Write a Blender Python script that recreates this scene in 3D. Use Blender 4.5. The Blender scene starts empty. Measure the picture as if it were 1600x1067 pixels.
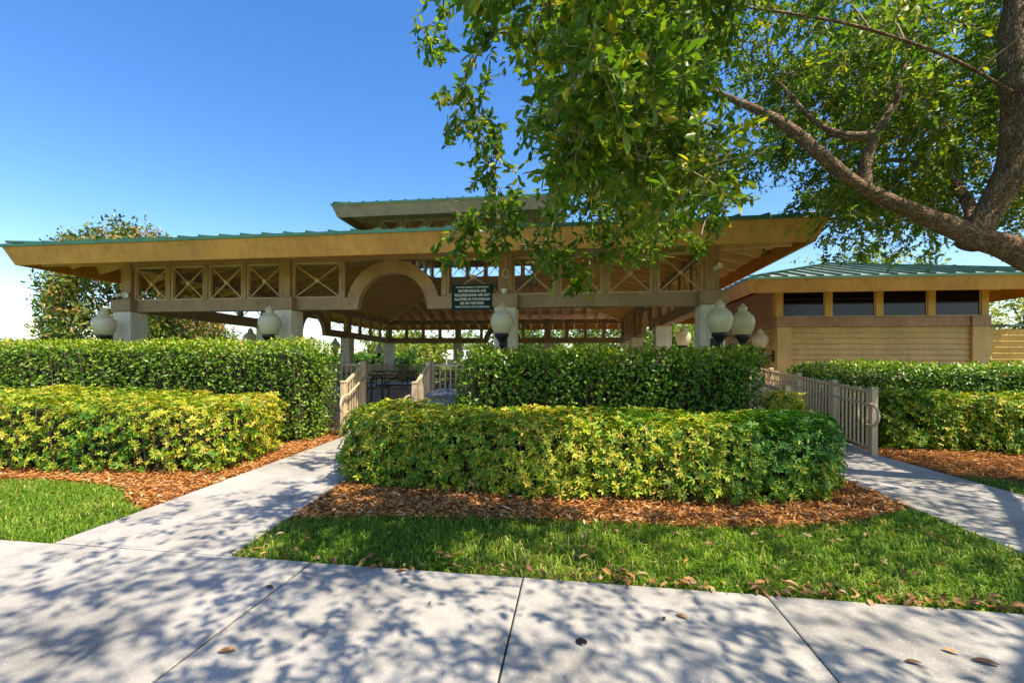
import bpy, bmesh, math, random
import numpy as np
from mathutils import Vector, Matrix

random.seed(7)
rng = np.random.default_rng(11)
R = math.radians
SC = bpy.context.scene
COL = SC.collection

# ------------------------------------------------------------------ camera, sky, sun
CAM_H, FPX, YAW, ROLL = 1.42, 690.0, 7.9, 0.0061
cam_data = bpy.data.cameras.new('camera')
cam = bpy.data.objects.new('camera', cam_data)
COL.objects.link(cam)
cam_data.sensor_width = 36.0
cam_data.lens = FPX / 1600 * 36
cam_data.shift_y = 36.5 / 1600
cam_data.clip_end = 3000
cam_data.clip_start = 0.05
cam.matrix_world = (Matrix.Translation((0, 0, CAM_H)) @ Matrix.Rotation(R(YAW), 4, 'Z')
                    @ Matrix.Rotation(R(90), 4, 'X') @ Matrix.Rotation(ROLL, 4, 'Z'))
SC.camera = cam

SUN_EL, SUN_AZ = 60.0, 122.0           # azimuth clockwise from +Y
world = bpy.data.worlds.new('World')
SC.world = world
world.use_nodes = True
wn = world.node_tree
wn.nodes.clear()
sky = wn.nodes.new('ShaderNodeTexSky')
sky.sky_type = 'NISHITA'
sky.sun_disc = False
sky.sun_elevation = R(SUN_EL)
sky.sun_rotation = R(SUN_AZ)
sky.air_density = 1.0
sky.dust_density = 0.8
sky.ozone_density = 3.0
bg = wn.nodes.new('ShaderNodeBackground')
bg.inputs['Strength'].default_value = 0.132
wo = wn.nodes.new('ShaderNodeOutputWorld')
hs = wn.nodes.new('ShaderNodeHueSaturation')
hs.inputs['Saturation'].default_value = 1.36
hs.inputs['Hue'].default_value = 0.51
wn.links.new(sky.outputs[0], hs.inputs['Color'])
wn.links.new(hs.outputs[0], bg.inputs[0])
wn.links.new(bg.outputs[0], wo.inputs[0])

sun_data = bpy.data.lights.new('sun', 'SUN')
sun_data.energy = 3.4
sun_data.angle = R(0.53)
sun_data.color = (1.0, 0.965, 0.91)
sun = bpy.data.objects.new('sun', sun_data)
COL.objects.link(sun)
SDIR = Vector((math.cos(R(SUN_EL)) * math.sin(R(SUN_AZ)), math.cos(R(SUN_EL)) * math.cos(R(SUN_AZ)), math.sin(R(SUN_EL))))
sun.rotation_euler = SDIR.to_track_quat('Z', 'Y').to_euler()
sun.location = SDIR * 40

SC.view_settings.view_transform = 'Standard'
SC.view_settings.look = 'None'
SC.view_settings.exposure = 1.38
SC.view_settings.gamma = 1.0
SC.view_settings.use_white_balance = True
SC.view_settings.white_balance_temperature = 7900
SC.view_settings.use_curve_mapping = False
SC.cycles.max_bounces = 8
SC.cycles.diffuse_bounces = 6
SC.cycles.glossy_bounces = 3
SC.cycles.transmission_bounces = 4
SC.cycles.transparent_max_bounces = 8
SC.cycles.sample_clamp_indirect = 6
SC.cycles.use_denoising = True

SY, CY = math.sin(R(YAW)), math.cos(R(YAW))


def pt(px, py, zc):
    """a point of the place seen at photo pixel (px, py), zc metres ahead of the camera"""
    xc = (px - 800) / FPX * zc
    hor = 570 + 0.0061 * (px - 800)
    return np.array([CY * xc - SY * zc, SY * xc + CY * zc, CAM_H + (hor - py) * zc / FPX])


def project(P):
    P = np.asarray(P, float)
    xc = CY * P[:, 0] + SY * P[:, 1]
    zc = -SY * P[:, 0] + CY * P[:, 1]
    zs = np.where(np.abs(zc) < 1e-3, 1e-3, zc)
    px = 800 + FPX * xc / zs
    py = 570 + 0.0061 * (px - 800) - FPX * (P[:, 2] - CAM_H) / zs
    return px, py, zc


# ------------------------------------------------------------------ materials
def new_mat(name):
    m = bpy.data.materials.new(name)
    m.use_nodes = True
    nt = m.node_tree
    b = nt.nodes['Principled BSDF']
    return m, nt, b


def N(nt, t, **kw):
    n = nt.nodes.new(t)
    for k, v in kw.items():
        if k.startswith('i_'):
            n.inputs[k[2:].replace('_', ' ')].default_value = v
        else:
            setattr(n, k, v)
    return n


def ramp(nt, fac, stops):
    r = nt.nodes.new('ShaderNodeValToRGB')
    el = r.color_ramp.elements
    while len(el) < len(stops):
        el.new(0.5)
    for e, (p, c) in zip(el, stops):
        e.position = p
        e.color = (c[0], c[1], c[2], 1)
    nt.links.new(fac, r.inputs[0])
    return r.outputs[0]


def mixc(nt, fac, a, b, mode='MIX'):
    m = nt.nodes.new('ShaderNodeMix')
    m.data_type = 'RGBA'
    m.blend_type = mode
    for sock, v in ((0, fac), (6, a), (7, b)):
        if isinstance(v, bpy.types.NodeSocket):
            nt.links.new(v, m.inputs[sock])
        elif sock == 0:
            m.inputs[0].default_value = v
        else:
            m.inputs[sock].default_value = (v[0], v[1], v[2], 1)
    return m.outputs[2]


def noise(nt, coord, scale, detail=4, rough=0.6, stretch=None):
    n = N(nt, 'ShaderNodeTexNoise')
    n.inputs['Scale'].default_value = scale
    n.inputs['Detail'].default_value = detail
    n.inputs['Roughness'].default_value = rough
    if stretch:
        mp = N(nt, 'ShaderNodeMapping')
        mp.inputs['Scale'].default_value = stretch
        nt.links.new(coord, mp.inputs[0])
        coord = mp.outputs[0]
    nt.links.new(coord, n.inputs['Vector'])
    return n.outputs[0]


def wpos(nt):
    return N(nt, 'ShaderNodeNewGeometry').outputs['Position']


def bump(nt, b, h, strength, dist=0.01):
    bp = N(nt, 'ShaderNodeBump')
    bp.inputs['Strength'].default_value = strength
    bp.inputs['Distance'].default_value = dist
    nt.links.new(h, bp.inputs['Height'])
    nt.links.new(bp.outputs[0], b.inputs['Normal'])


def paint(name, col, rough=0.6, var=0.22, scale=3.0, grain=0.15, dirt=0.25, stretch=None, spec=0.35):
    """weathered paint: slow tone drift, fine grain, a little grime"""
    m, nt, b = new_mat(name)
    p = wpos(nt)
    n1 = noise(nt, p, scale, 5, 0.6)
    dark = tuple(c * (1 - var) for c in col)
    lite = tuple(min(1, c * (1 + var)) for c in col)
    c1 = ramp(nt, n1, [(0.3, dark), (0.7, lite)])
    n2 = noise(nt, p, 9, 6, 0.7, (1, 1, 0.25))
    g = ramp(nt, n2, [(0.47, (1, 1, 1)), (0.76, (1 - dirt, 1 - dirt, 1 - dirt * 0.9))])
    c2 = mixc(nt, 1.0, c1, g, 'MULTIPLY')
    nt.links.new(c2, b.inputs['Base Color'])
    b.inputs['Roughness'].default_value = rough
    b.inputs['Specular IOR Level'].default_value = spec
    n3 = noise(nt, p, 70, 3, 0.6, stretch)
    bump(nt, b, n3, grain, 0.004)
    return m


M = {}
M['trim'] = paint('brown_painted_wood', (0.37, 0.235, 0.13), 0.62, 0.2, 1.6, 0.25, 0.38, (0.2, 1, 1))
M['fascia'] = paint('fascia_painted_wood', (0.60, 0.285, 0.066), 0.6, 0.2, 1.1, 0.25, 0.36, (0.15, 1, 1))
M['panel'] = paint('tan_painted_wood', (0.62, 0.43, 0.26), 0.55, 0.1, 3, 0.15, 0.15)
M['deck'] = paint('stained_roof_boards', (0.85, 0.50, 0.20), 0.65, 0.2, 2.2, 0.3, 0.25, (1, 1, 1))
M['rafter'] = paint('rafter_paint', (0.72, 0.45, 0.20), 0.65, 0.15, 2.2, 0.25, 0.2)
M['stucco'] = paint('pier_stucco', (0.80, 0.71, 0.54), 0.85, 0.12, 2.5, 0.6, 0.28, spec=0.2)
M['siding'] = paint('siding_paint', (0.60, 0.41, 0.14), 0.6, 0.14, 1.5, 0.15, 0.3)
M['rail'] = paint('beige_powder_coat', (0.60, 0.46, 0.29), 0.42, 0.08, 3, 0.05, 0.2, spec=0.5)
M['black'] = paint('black_cast_metal', (0.012, 0.012, 0.014), 0.4, 0.2, 8, 0.2, 0.1, spec=0.5)
M['white'] = paint('white_plastic', (0.75, 0.74, 0.7), 0.4, 0.05, 6, 0.05, 0.15)
M['bin'] = paint('grey_blue_plastic', (0.10, 0.125, 0.155), 0.5, 0.15, 5, 0.1, 0.2)
M['table_wood'] = paint('table_board', (0.20, 0.10, 0.05), 0.55, 0.25, 5, 0.3, 0.25, (0.1, 1, 1))
M['steel'] = paint('dark_tube_steel', (0.03, 0.033, 0.04), 0.4, 0.1, 6, 0.05, 0.1, spec=0.5)
M['house_wall'] = paint('house_render', (0.72, 0.66, 0.56), 0.85, 0.06, 1, 0.2, 0.1)
M['house_roof'] = paint('clay_tile_roof', (0.50, 0.20, 0.10), 0.8, 0.2, 4, 0.6, 0.2)
M['white_frame'] = paint('white_aluminium', (0.78, 0.78, 0.76), 0.4, 0.04, 3, 0.02, 0.08)
M['floor'] = paint('floor_concrete', (0.60, 0.55, 0.48), 0.75, 0.15, 1.5, 0.3, 0.2)
M['joint'] = paint('joint_filler', (0.025, 0.02, 0.016), 0.95, 0.3, 20, 0.4, 0.2)
M['stem'] = paint('woody_stem', (0.16, 0.115, 0.075), 0.85, 0.25, 12, 0.6, 0.3, spec=0.2)
M['twig'] = paint('pale_twig', (0.30, 0.225, 0.15), 0.85, 0.25, 12, 0.5, 0.3, spec=0.2)
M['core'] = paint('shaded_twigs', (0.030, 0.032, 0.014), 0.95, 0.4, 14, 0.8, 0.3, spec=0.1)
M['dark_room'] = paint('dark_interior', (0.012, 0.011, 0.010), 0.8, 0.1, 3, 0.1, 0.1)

# green standing seam metal
m, nt, b = new_mat('green_metal')
p = wpos(nt)
c = ramp(nt, noise(nt, p, 2.2, 5, 0.65), [(0.3, (0.012, 0.075, 0.040)), (0.7, (0.03, 0.125, 0.066))])
c = mixc(nt, ramp(nt, noise(nt, p, 14, 5, 0.7), [(0.5, (0, 0, 0)), (0.85, (0.5, 0.5, 0.5))]), c, (0.10, 0.18, 0.11))
nt.links.new(c, b.inputs['Base Color'])
b.inputs['Roughness'].default_value = 0.5
M['metal'] = m

# window glass (dark, glossy)
m, nt, b = new_mat('dark_window_glass')
b.inputs['Base Color'].default_value = (0.006, 0.006, 0.007, 1)
b.inputs['Roughness'].default_value = 0.08
b.inputs['Specular IOR Level'].default_value = 0.28
bump(nt, b, noise(nt, wpos(nt), 1.5, 2), 0.05, 0.02)
M['glass'] = m

# insect screen
m, nt, b = new_mat('grey_screen')
b.inputs['Base Color'].default_value = (0.10, 0.11, 0.11, 1)
b.inputs['Roughness'].default_value = 0.8
b.inputs['Alpha'].default_value = 0.6
M['screen'] = m

# lamp globe: hazed acrylic
m, nt, b = new_mat('hazed_acrylic')
p = wpos(nt)
c = ramp(nt, noise(nt, p, 5, 5, 0.65), [(0.3, (0.74, 0.67, 0.43)), (0.7, (0.88, 0.83, 0.62))])
nt.links.new(c, b.inputs['Base Color'])
b.inputs['Roughness'].default_value = 0.14
tr = N(nt, 'ShaderNodeBsdfTranslucent')
nt.links.new(c, tr.inputs[0])
mx = N(nt, 'ShaderNodeMixShader')
mx.inputs[0].default_value = 0.4
nt.links.new(b.outputs[0], mx.inputs[1])
nt.links.new(tr.outputs[0], mx.inputs[2])
nt.links.new(mx.outputs[0], nt.nodes['Material Output'].inputs[0])
M['globe'] = m

# concrete paving with exposed shell aggregate
m, nt, b = new_mat('sidewalk_concrete')
p = wpos(nt)
c = ramp(nt, noise(nt, p, 1.3, 6, 0.62), [(0.25, (0.30, 0.285, 0.26)), (0.75, (0.43, 0.405, 0.365))])
v = N(nt, 'ShaderNodeTexVoronoi')
v.inputs['Scale'].default_value = 75
nt.links.new(p, v.inputs['Vector'])
sp = ramp(nt, v.outputs['Distance'], [(0.16, (1, 1, 1)), (0.30, (0, 0, 0))])
pick = ramp(nt, v.outputs['Color'], [(0.55, (0, 0, 0)), (0.62, (1, 1, 1))])
sp = mixc(nt, 1.0, sp, pick, 'MULTIPLY')
c = mixc(nt, sp, c, (0.60, 0.58, 0.53))
v2 = N(nt, 'ShaderNodeTexVoronoi')
v2.inputs['Scale'].default_value = 120
nt.links.new(p, v2.inputs['Vector'])
sd = ramp(nt, v2.outputs['Distance'], [(0.12, (1, 1, 1)), (0.24, (0, 0, 0))])
pick2 = ramp(nt, v2.outputs['Color'], [(0.6, (0, 0, 0)), (0.66, (0.7, 0.7, 0.7))])
sd = mixc(nt, 1.0, sd, pick2, 'MULTIPLY')
c = mixc(nt, sd, c, (0.20, 0.19, 0.175))
st = ramp(nt, noise(nt, p, 0.9, 7, 0.7), [(0.45, (1, 1, 1)), (0.68, (0.50, 0.51, 0.50))])
c = mixc(nt, 1.0, c, st, 'MULTIPLY')
v3 = N(nt, 'ShaderNodeTexVoronoi')
v3.inputs['Scale'].default_value = 3.1
nt.links.new(p, v3.inputs['Vector'])
spot = ramp(nt, v3.outputs['Distance'], [(0.018, (0.12, 0.12, 0.12)), (0.034, (1, 1, 1))])
c = mixc(nt, 1.0, c, spot, 'MULTIPLY')
st2 = ramp(nt, noise(nt, p, 4.5, 6, 0.75), [(0.55, (1, 1, 1)), (0.80, (0.72, 0.71, 0.69))])
c = mixc(nt, 1.0, c, st2, 'MULTIPLY')
v4 = N(nt, 'ShaderNodeTexVoronoi', feature='DISTANCE_TO_EDGE')
v4.inputs['Scale'].default_value = 0.75
dn = N(nt, 'ShaderNodeTexNoise')
dn.inputs['Scale'].default_value = 3.0
dn.inputs['Detail'].default_value = 6
nt.links.new(p, dn.inputs['Vector'])
dsc = N(nt, 'ShaderNodeVectorMath', operation='SCALE')
dsc.inputs['Scale'].default_value = 0.5
nt.links.new(dn.outputs['Color'], dsc.inputs[0])
dad = N(nt, 'ShaderNodeVectorMath', operation='ADD')
nt.links.new(p, dad.inputs[0])
nt.links.new(dsc.outputs[0], dad.inputs[1])
nt.links.new(dad.outputs[0], v4.inputs['Vector'])
crack = ramp(nt, v4.outputs['Distance'], [(0.0015, (1, 1, 1)), (0.004, (0, 0, 0))])
cm = ramp(nt, noise(nt, p, 0.55, 3, 0.5), [(0.53, (0, 0, 0)), (0.58, (0.75, 0.75, 0.75))])
c = mixc(nt, mixc(nt, 1.0, crack, cm, 'MULTIPLY'), c, (0.06, 0.055, 0.05))
nt.links.new(c, b.inputs['Base Color'])
b.inputs['Roughness'].default_value = 0.85
b.inputs['Specular IOR Level'].default_value = 0.25
bump(nt, b, noise(nt, p, 110, 4, 0.7), 0.5, 0.004)
M['concrete'] = m

# far lawn
m, nt, b = new_mat('lawn')
p = wpos(nt)
c = ramp(nt, noise(nt, p, 0.35, 6, 0.7), [(0.3, (0.12, 0.19, 0.02)), (0.7, (0.24, 0.29, 0.045))])
c = mixc(nt, ramp(nt, noise(nt, p, 22, 6, 0.8), [(0.4, (0, 0, 0)), (0.75, (0.8, 0.8, 0.8))]), c, (0.045, 0.085, 0.016))
nt.links.new(c, b.inputs['Base Color'])
b.inputs['Roughness'].default_value = 0.9
b.inputs['Specular IOR Level'].default_value = 0.15
bump(nt, b, noise(nt, p, 45, 5, 0.8), 1.0, 0.04)
M['lawn'] = m

# mulch bed floor
m, nt, b = new_mat('mulch_floor')
p = wpos(nt)
c = ramp(nt, noise(nt, p, 26, 6, 0.8, (1, 2.4, 1)), [(0.3, (0.09, 0.03, 0.011)), (0.55, (0.30, 0.105, 0.028)), (0.78, (0.46, 0.20, 0.065))])
nt.links.new(c, b.inputs['Base Color'])
b.inputs['Roughness'].default_value = 0.9
b.inputs['Specular IOR Level'].default_value = 0.15
bump(nt, b, noise(nt, p, 40, 5, 0.8), 1.0, 0.03)
M['mulch'] = m

# bark
def bark_mat(name, attr):
    m, nt, b = new_mat(name)
    p = N(nt, 'ShaderNodeAttribute', attribute_name='bark').outputs['Vector'] if attr else wpos(nt)
    nz = N(nt, 'ShaderNodeTexNoise')
    nz.inputs['Scale'].default_value = 14
    nt.links.new(p, nz.inputs['Vector'])
    sc_ = N(nt, 'ShaderNodeVectorMath', operation='SCALE')
    sc_.inputs['Scale'].default_value = 0.13
    nt.links.new(nz.outputs['Color'], sc_.inputs[0])
    add = N(nt, 'ShaderNodeVectorMath', operation='ADD')
    nt.links.new(p, add.inputs[0])
    nt.links.new(sc_.outputs[0], add.inputs[1])
    v = N(nt, 'ShaderNodeTexVoronoi', feature='DISTANCE_TO_EDGE')
    v.inputs['Scale'].default_value = 34
    nt.links.new(add.outputs[0], v.inputs['Vector'])
    c = ramp(nt, noise(nt, wpos(nt), 6, 7, 0.72), [(0.25, (0.13, 0.075, 0.045)), (0.55, (0.27, 0.175, 0.11)), (0.8, (0.42, 0.33, 0.24))])
    lich = ramp(nt, noise(nt, wpos(nt), 4.5, 6, 0.75), [(0.58, (0, 0, 0)), (0.72, (0.7, 0.7, 0.7))])
    c = mixc(nt, lich, c, (0.40, 0.38, 0.30))
    crk = ramp(nt, v.outputs['Distance'], [(0.0, (0.42, 0.37, 0.33)), (0.14, (1, 1, 1))])
    c = mixc(nt, 1.0, c, crk, 'MULTIPLY')
    nt.links.new(c, b.inputs['Base Color'])
    b.inputs['Roughness'].default_value = 0.9
    b.inputs['Specular IOR Level'].default_value = 0.2
    hgt = ramp(nt, v.outputs['Distance'], [(0.0, (0, 0, 0)), (0.22, (1, 1, 1))])
    bump(nt, b, hgt, 0.9, 0.02)
    return m


M['bark'] = bark_mat('oak_bark', True)
M['bark_far'] = bark_mat('far_bark', False)


def leaf_mat(name, stops, trans=0.3, rough=0.42, spec=0.45, under=None):
    m, nt, b = new_mat(name)
    at = N(nt, 'ShaderNodeAttribute', attribute_name='var')
    c = ramp(nt, at.outputs['Fac'], stops)
    if under:
        geo = N(nt, 'ShaderNodeNewGeometry')
        c = mixc(nt, geo.outputs['Backfacing'], c, under)
    nt.links.new(c, b.inputs['Base Color'])
    b.inputs['Roughness'].default_value = rough
    b.inputs['Specular IOR Level'].default_value = spec
    t = N(nt, 'ShaderNodeBsdfTranslucent')
    lt = mixc(nt, 1.0, c, (1.25, 1.35, 0.7), 'MULTIPLY')
    nt.links.new(lt, t.inputs[0])
    mx = N(nt, 'ShaderNodeMixShader')
    mx.inputs[0].default_value = trans
    nt.links.new(b.outputs[0], mx.inputs[1])
    nt.links.new(t.outputs[0], mx.inputs[2])
    nt.links.new(mx.outputs[0], nt.nodes['Material Output'].inputs[0])
    return m


M['oak_leaf'] = leaf_mat('oak_leaf', [(0, (0.045, 0.12, 0.018)), (0.45, (0.10, 0.20, 0.02)), (0.8, (0.22, 0.30, 0.03)), (1, (0.44, 0.36, 0.04))], 0.5)
M['varieg'] = leaf_mat('variegated_leaf', [(0, (0.025, 0.125, 0.010)), (0.35, (0.075, 0.215, 0.012)), (0.5, (0.22, 0.33, 0.018)), (0.72, (0.52, 0.45, 0.035)), (0.93, (0.66, 0.54, 0.09)), (1, (0.62, 0.36, 0.12))], 0.25, 0.45, 0.3)
M['green_leaf'] = leaf_mat('hedge_leaf', [(0, (0.025, 0.085, 0.010)), (0.5, (0.07, 0.19, 0.015)), (0.8, (0.19, 0.32, 0.02)), (1, (0.42, 0.46, 0.05))], 0.28, 0.36)
M['magnolia_leaf'] = leaf_mat('magnolia_leaf', [(0, (0.03, 0.075, 0.014)), (0.4, (0.08, 0.15, 0.022)), (0.62, (0.20, 0.24, 0.04)), (0.78, (0.36, 0.19, 0.05)), (1, (0.44, 0.22, 0.07))], 0.2, 0.35)
M['far_leaf'] = leaf_mat('far_leaf', [(0, (0.04, 0.10, 0.016)), (0.5, (0.14, 0.22, 0.03)), (1, (0.38, 0.38, 0.05))], 0.3, 0.6)
M['grass'] = leaf_mat('grass_blade', [(0, (0.05, 0.15, 0.014)), (0.45, (0.14, 0.27, 0.022)), (0.8, (0.32, 0.41, 0.05)), (1, (0.60, 0.48, 0.20))], 0.35, 0.5, 0.25)
M['chip'] = leaf_mat('mulch_chip', [(0, (0.12, 0.042, 0.014)), (0.4, (0.42, 0.165, 0.042)), (0.75, (0.60, 0.29, 0.095)), (1, (0.62, 0.46, 0.30))], 0.05, 0.8, 0.2)
M['dry_leaf'] = leaf_mat('dry_leaf', [(0, (0.06, 0.03, 0.015)), (0.4, (0.24, 0.11, 0.04)), (0.7, (0.42, 0.19, 0.05)), (1, (0.45, 0.33, 0.2))], 0.1, 0.6)

m, nt, b = new_mat('sign_green')
b.inputs['Base Color'].default_value = (0.003, 0.034, 0.024, 1)
b.inputs['Roughness'].default_value = 0.6
b.inputs['Specular IOR Level'].default_value = 0.15
M['sign'] = m
m, nt, b = new_mat('sign_lettering')
b.inputs['Base Color'].default_value = (0.78, 0.80, 0.78, 1)
b.inputs['Roughness'].default_value = 0.5
M['letters'] = m


# ------------------------------------------------------------------ building helpers
def link(o, parent=None):
    COL.objects.link(o)
    if parent is not None:
        o.parent = parent
    return o


def tag(o, label=None, cat=None, group=None, kind=None):
    if label:
        o['label'] = label
    if cat:
        o['category'] = cat
    if group:
        o['group'] = group
    if kind:
        o['kind'] = kind
    return o


def empty(name, loc=(0, 0, 0), rz=0.0):
    o = bpy.data.objects.new(name, None)
    o.empty_display_size = 0.2
    o.location = loc
    o.rotation_euler = (0, 0, rz)
    return link(o)


def place(name, mesh, parent=None, loc=(0, 0, 0), rot=(0, 0, 0)):
    o = bpy.data.objects.new(name, mesh)
    o.location = loc
    o.rotation_euler = rot
    return link(o, parent)


class MB:
    """collects shapes into one mesh"""

    def __init__(s):
        s.v, s.f = [], []

    def add(s, vs, fs):
        o = len(s.v)
        s.v += [tuple(p) for p in vs]
        s.f += [tuple(i + o for i in f) for f in fs]
        return s

    def box(s, x0, x1, y0, y1, z0, z1, bev=0.0):
        if bev <= 0:
            vs = [(x, y, z) for z in (z0, z1) for y in (y0, y1) for x in (x0, x1)]
            return s.add(vs, [(0, 2, 3, 1), (4, 5, 7, 6), (0, 1, 5, 4), (2, 6, 7, 3), (0, 4, 6, 2), (1, 3, 7, 5)])
        bm = bmesh.new()
        bmesh.ops.create_cube(bm, size=1.0)
        for q in bm.verts:
            q.co = Vector(((x0 + x1) / 2 + q.co.x * (x1 - x0), (y0 + y1) / 2 + q.co.y * (y1 - y0), (z0 + z1) / 2 + q.co.z * (z1 - z0)))
        bmesh.ops.bevel(bm, geom=bm.edges[:], offset=bev, segments=1, profile=0.5, affect='EDGES')
        bm.verts.index_update()
        s.add([q.co[:] for q in bm.verts], [[q.index for q in f.verts] for f in bm.faces])
        bm.free()
        return s

    def bar(s, a, b, w, h, up=(0, 0, 1)):
        """rectangular bar from a to b, w across, h along up"""
        a, b = Vector(a), Vector(b)
        d = (b - a).normalized()
        side = d.cross(Vector(up))
        if side.length < 1e-5:
            side = d.cross(Vector((0, 1, 0)))
        side.normalize()
        u = side.cross(d).normalized()
        vs = []
        for p_ in (a, b):
            for i, j in ((-1, -1), (1, -1), (1, 1), (-1, 1)):
                vs.append((p_ + side * (i * w / 2) + u * (j * h / 2))[:])
        return s.add(vs, [(0, 3, 2, 1), (4, 5, 6, 7), (0, 1, 5, 4), (1, 2, 6, 5), (2, 3, 7, 6), (3, 0, 4, 7)])

    def tube(s, pts, rad, n=8, cap=True):
        pts = [Vector(p_) for p_ in pts]
        if not hasattr(rad, '__len__'):
            rad = [rad] * len(pts)
        t0 = (pts[1] - pts[0]).normalized()
        ref = Vector((0, 0, 1)) if abs(t0.z) < 0.9 else Vector((1, 0, 0))
        nrm = t0.cross(ref).normalized()
        o = len(s.v)
        for i, p_ in enumerate(pts):
            t = (pts[min(i + 1, len(pts) - 1)] - pts[max(i - 1, 0)]).normalized()
            nrm = (nrm - t * nrm.dot(t)).normalized()
            bn = t.cross(nrm)
            for k in range(n):
                a = 2 * math.pi * k / n
                s.v.append((p_ + (nrm * math.cos(a) + bn * math.sin(a)) * rad[i])[:])
        for i in range(len(pts) - 1):
            for k in range(n):
                k2 = (k + 1) % n
                s.f.append((o + i * n + k, o + i * n + k2, o + (i + 1) * n + k2, o + (i + 1) * n + k))
        if cap:
            s.f.append(tuple(o + k for k in range(n))[::-1])
            e = o + (len(pts) - 1) * n
            s.f.append(tuple(e + k for k in range(n)))
        return s

    def lathe(s, prof, n=24, c=(0, 0, 0)):
        o = len(s.v)
        for r_, z in prof:
            for k in range(n):
                a = 2 * math.pi * k / n
                s.v.append((c[0] + r_ * math.cos(a), c[1] + r_ * math.sin(a), c[2] + z))
        for i in range(len(prof) - 1):
            for k in range(n):
                k2 = (k + 1) % n
                s.f.append((o + i * n + k, o + i * n + k2, o + (i + 1) * n + k2, o + (i + 1) * n + k))
        s.f.append(tuple(o + k for k in range(n))[::-1])
        e = o + (len(prof) - 1) * n
        s.f.append(tuple(e + k for k in range(n)))
        return s

    def mesh(s, name, mat, smooth=False):
        me = bpy.data.meshes.new(name)
        me.from_pydata(s.v, [], s.f)
        me.materials.append(M[mat] if isinstance(mat, str) else mat)
        if smooth:
            me.polygons.foreach_set('use_smooth', [True] * len(me.polygons))
        me.update()
        return me

    def build(s, name, mat, parent=None, loc=(0, 0, 0), rot=(0, 0, 0), smooth=False):
        return place(name, s.mesh(name, mat, smooth), parent, loc, rot)


def np_mesh(name, V, F, mat, var=None, smooth=False):
    """V (n,3), F (m,k) equal-sided faces, var one value per face"""
    me = bpy.data.meshes.new(name)
    V = np.ascontiguousarray(V, dtype=np.float32)
    F = np.ascontiguousarray(F, dtype=np.int32)
    k = F.shape[1]
    me.vertices.add(len(V))
    me.vertices.foreach_set('co', V.ravel())
    me.loops.add(F.size)
    me.loops.foreach_set('vertex_index', F.ravel())
    me.polygons.add(len(F))
    me.polygons.foreach_set('loop_start', np.arange(0, F.size, k, dtype=np.int32))
    me.polygons.foreach_set('loop_total', np.full(len(F), k, dtype=np.int32))
    if var is not None:
        at = me.attributes.new('var', 'FLOAT', 'FACE')
        at.data.foreach_set('value', np.ascontiguousarray(var, dtype=np.float32))
    me.materials.append(M[mat])
    me.update(calc_edges=True)
    if smooth:
        me.polygons.foreach_set('use_smooth', np.ones(len(F), dtype=bool))
    me.validate()
    return me


def unit(a):
    return a / np.maximum(np.linalg.norm(a, axis=1, keepdims=True), 1e-9)


def rand_dirs(n):
    return unit(rng.normal(size=(n, 3)))


def leaf_arrays(P, A, Nn, L, W, fold=0.3, droop=0.15, wide=0.6):
    """folded two-quad leaves; returns V, F (2 faces per leaf)"""
    n = len(P)
    A = unit(A)
    S = unit(np.cross(A, Nn))
    Nn = np.cross(S, A)
    L = np.broadcast_to(L, (n,))[:, None]
    W = np.broadcast_to(W, (n,))[:, None]
    B = P
    T = P + A * L - Nn * (droop * L)
    out = [B, T]
    for sg in (1, -1):
        p1 = P + A * (L * wide * 0.5) + S * (sg * W * 0.40) + Nn * (fold * W * 0.4)
        p2 = P + A * (L * (wide + 0.15)) + S * (sg * W * 0.46) + Nn * (fold * W * 0.45 - droop * L * 0.35)
        out += [p1, p2]
    V = np.stack(out, 1).reshape(-1, 3)          # B T l1 l2 r1 r2
    base = (np.arange(n) * 6)[:, None]
    F = np.concatenate([base + np.array([[0, 1, 3, 2]]), base + np.array([[0, 4, 5, 1]])], 1).reshape(-1, 4)
    return V, F


def waves(seed, k=7, fmin=0.6, fmax=3.0):
    g = np.random.default_rng(seed)
    D = unit(g.normal(size=(k, 3))) * g.uniform(fmin, fmax, (k, 1))
    ph = g.uniform(0, 6.28, k)

    def f(P):
        return np.sin(P @ D.T + ph).mean(1) * 1.6
    return f


# ------------------------------------------------------------------ ground, paving, beds
def struct(o):
    o['kind'] = 'structure'
    return o


mb = MB()
G = 900
mb.add([(-G, -G, -0.045), (G, -G, -0.045), (G, G, -0.045), (-G, G, -0.045)], [(0, 1, 2, 3)])
struct(mb.build('lawn', 'lawn'))

SW0, SW1 = 1.10, 2.95
sidewalk = struct(MB().box(-14, 14, SW0 + 0.01, SW1 - 0.01, -0.06, -0.014).build('sidewalk', 'joint'))
J = [-1.85 + 1.525 * k for k in range(-8, 11)]


def slab_mesh(poly, z1, inset=0.0055):
    """thin paving slab from a convex polygon"""
    c = np.mean(poly, 0)
    P = [Vector((p_[0], p_[1])) for p_ in poly]
    n = len(P)

    def ins(d):
        out = []
        for i in range(n):
            a, b_, c_ = P[i - 1], P[i], P[(i + 1) % n]
            e1, e2 = (b_ - a).normalized(), (c_ - b_).normalized()
            n1, n2 = Vector((-e1.y, e1.x)), Vector((-e2.y, e2.x))
            k = (n1 + n2)
            k = k / max(0.3, k.length_squared) * 2
            out.append(b_ + k * d)
        return out
    lo, mid, top = ins(inset), ins(inset), ins(inset + 0.008)
    vs = [(q.x, q.y, z1 - 0.05) for q in lo] + [(q.x, q.y, z1 - 0.005) for q in mid] + [(q.x, q.y, z1) for q in top]
    fs = []
    for r_ in range(2):
        for i in range(n):
            j = (i + 1) % n
            fs.append((r_ * n + i, r_ * n + j, (r_ + 1) * n + j, (r_ + 1) * n + i))
    fs.append(tuple(2 * n + i for i in range(n)))
    mb = MB()
    mb.add(vs, fs)
    return mb


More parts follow.
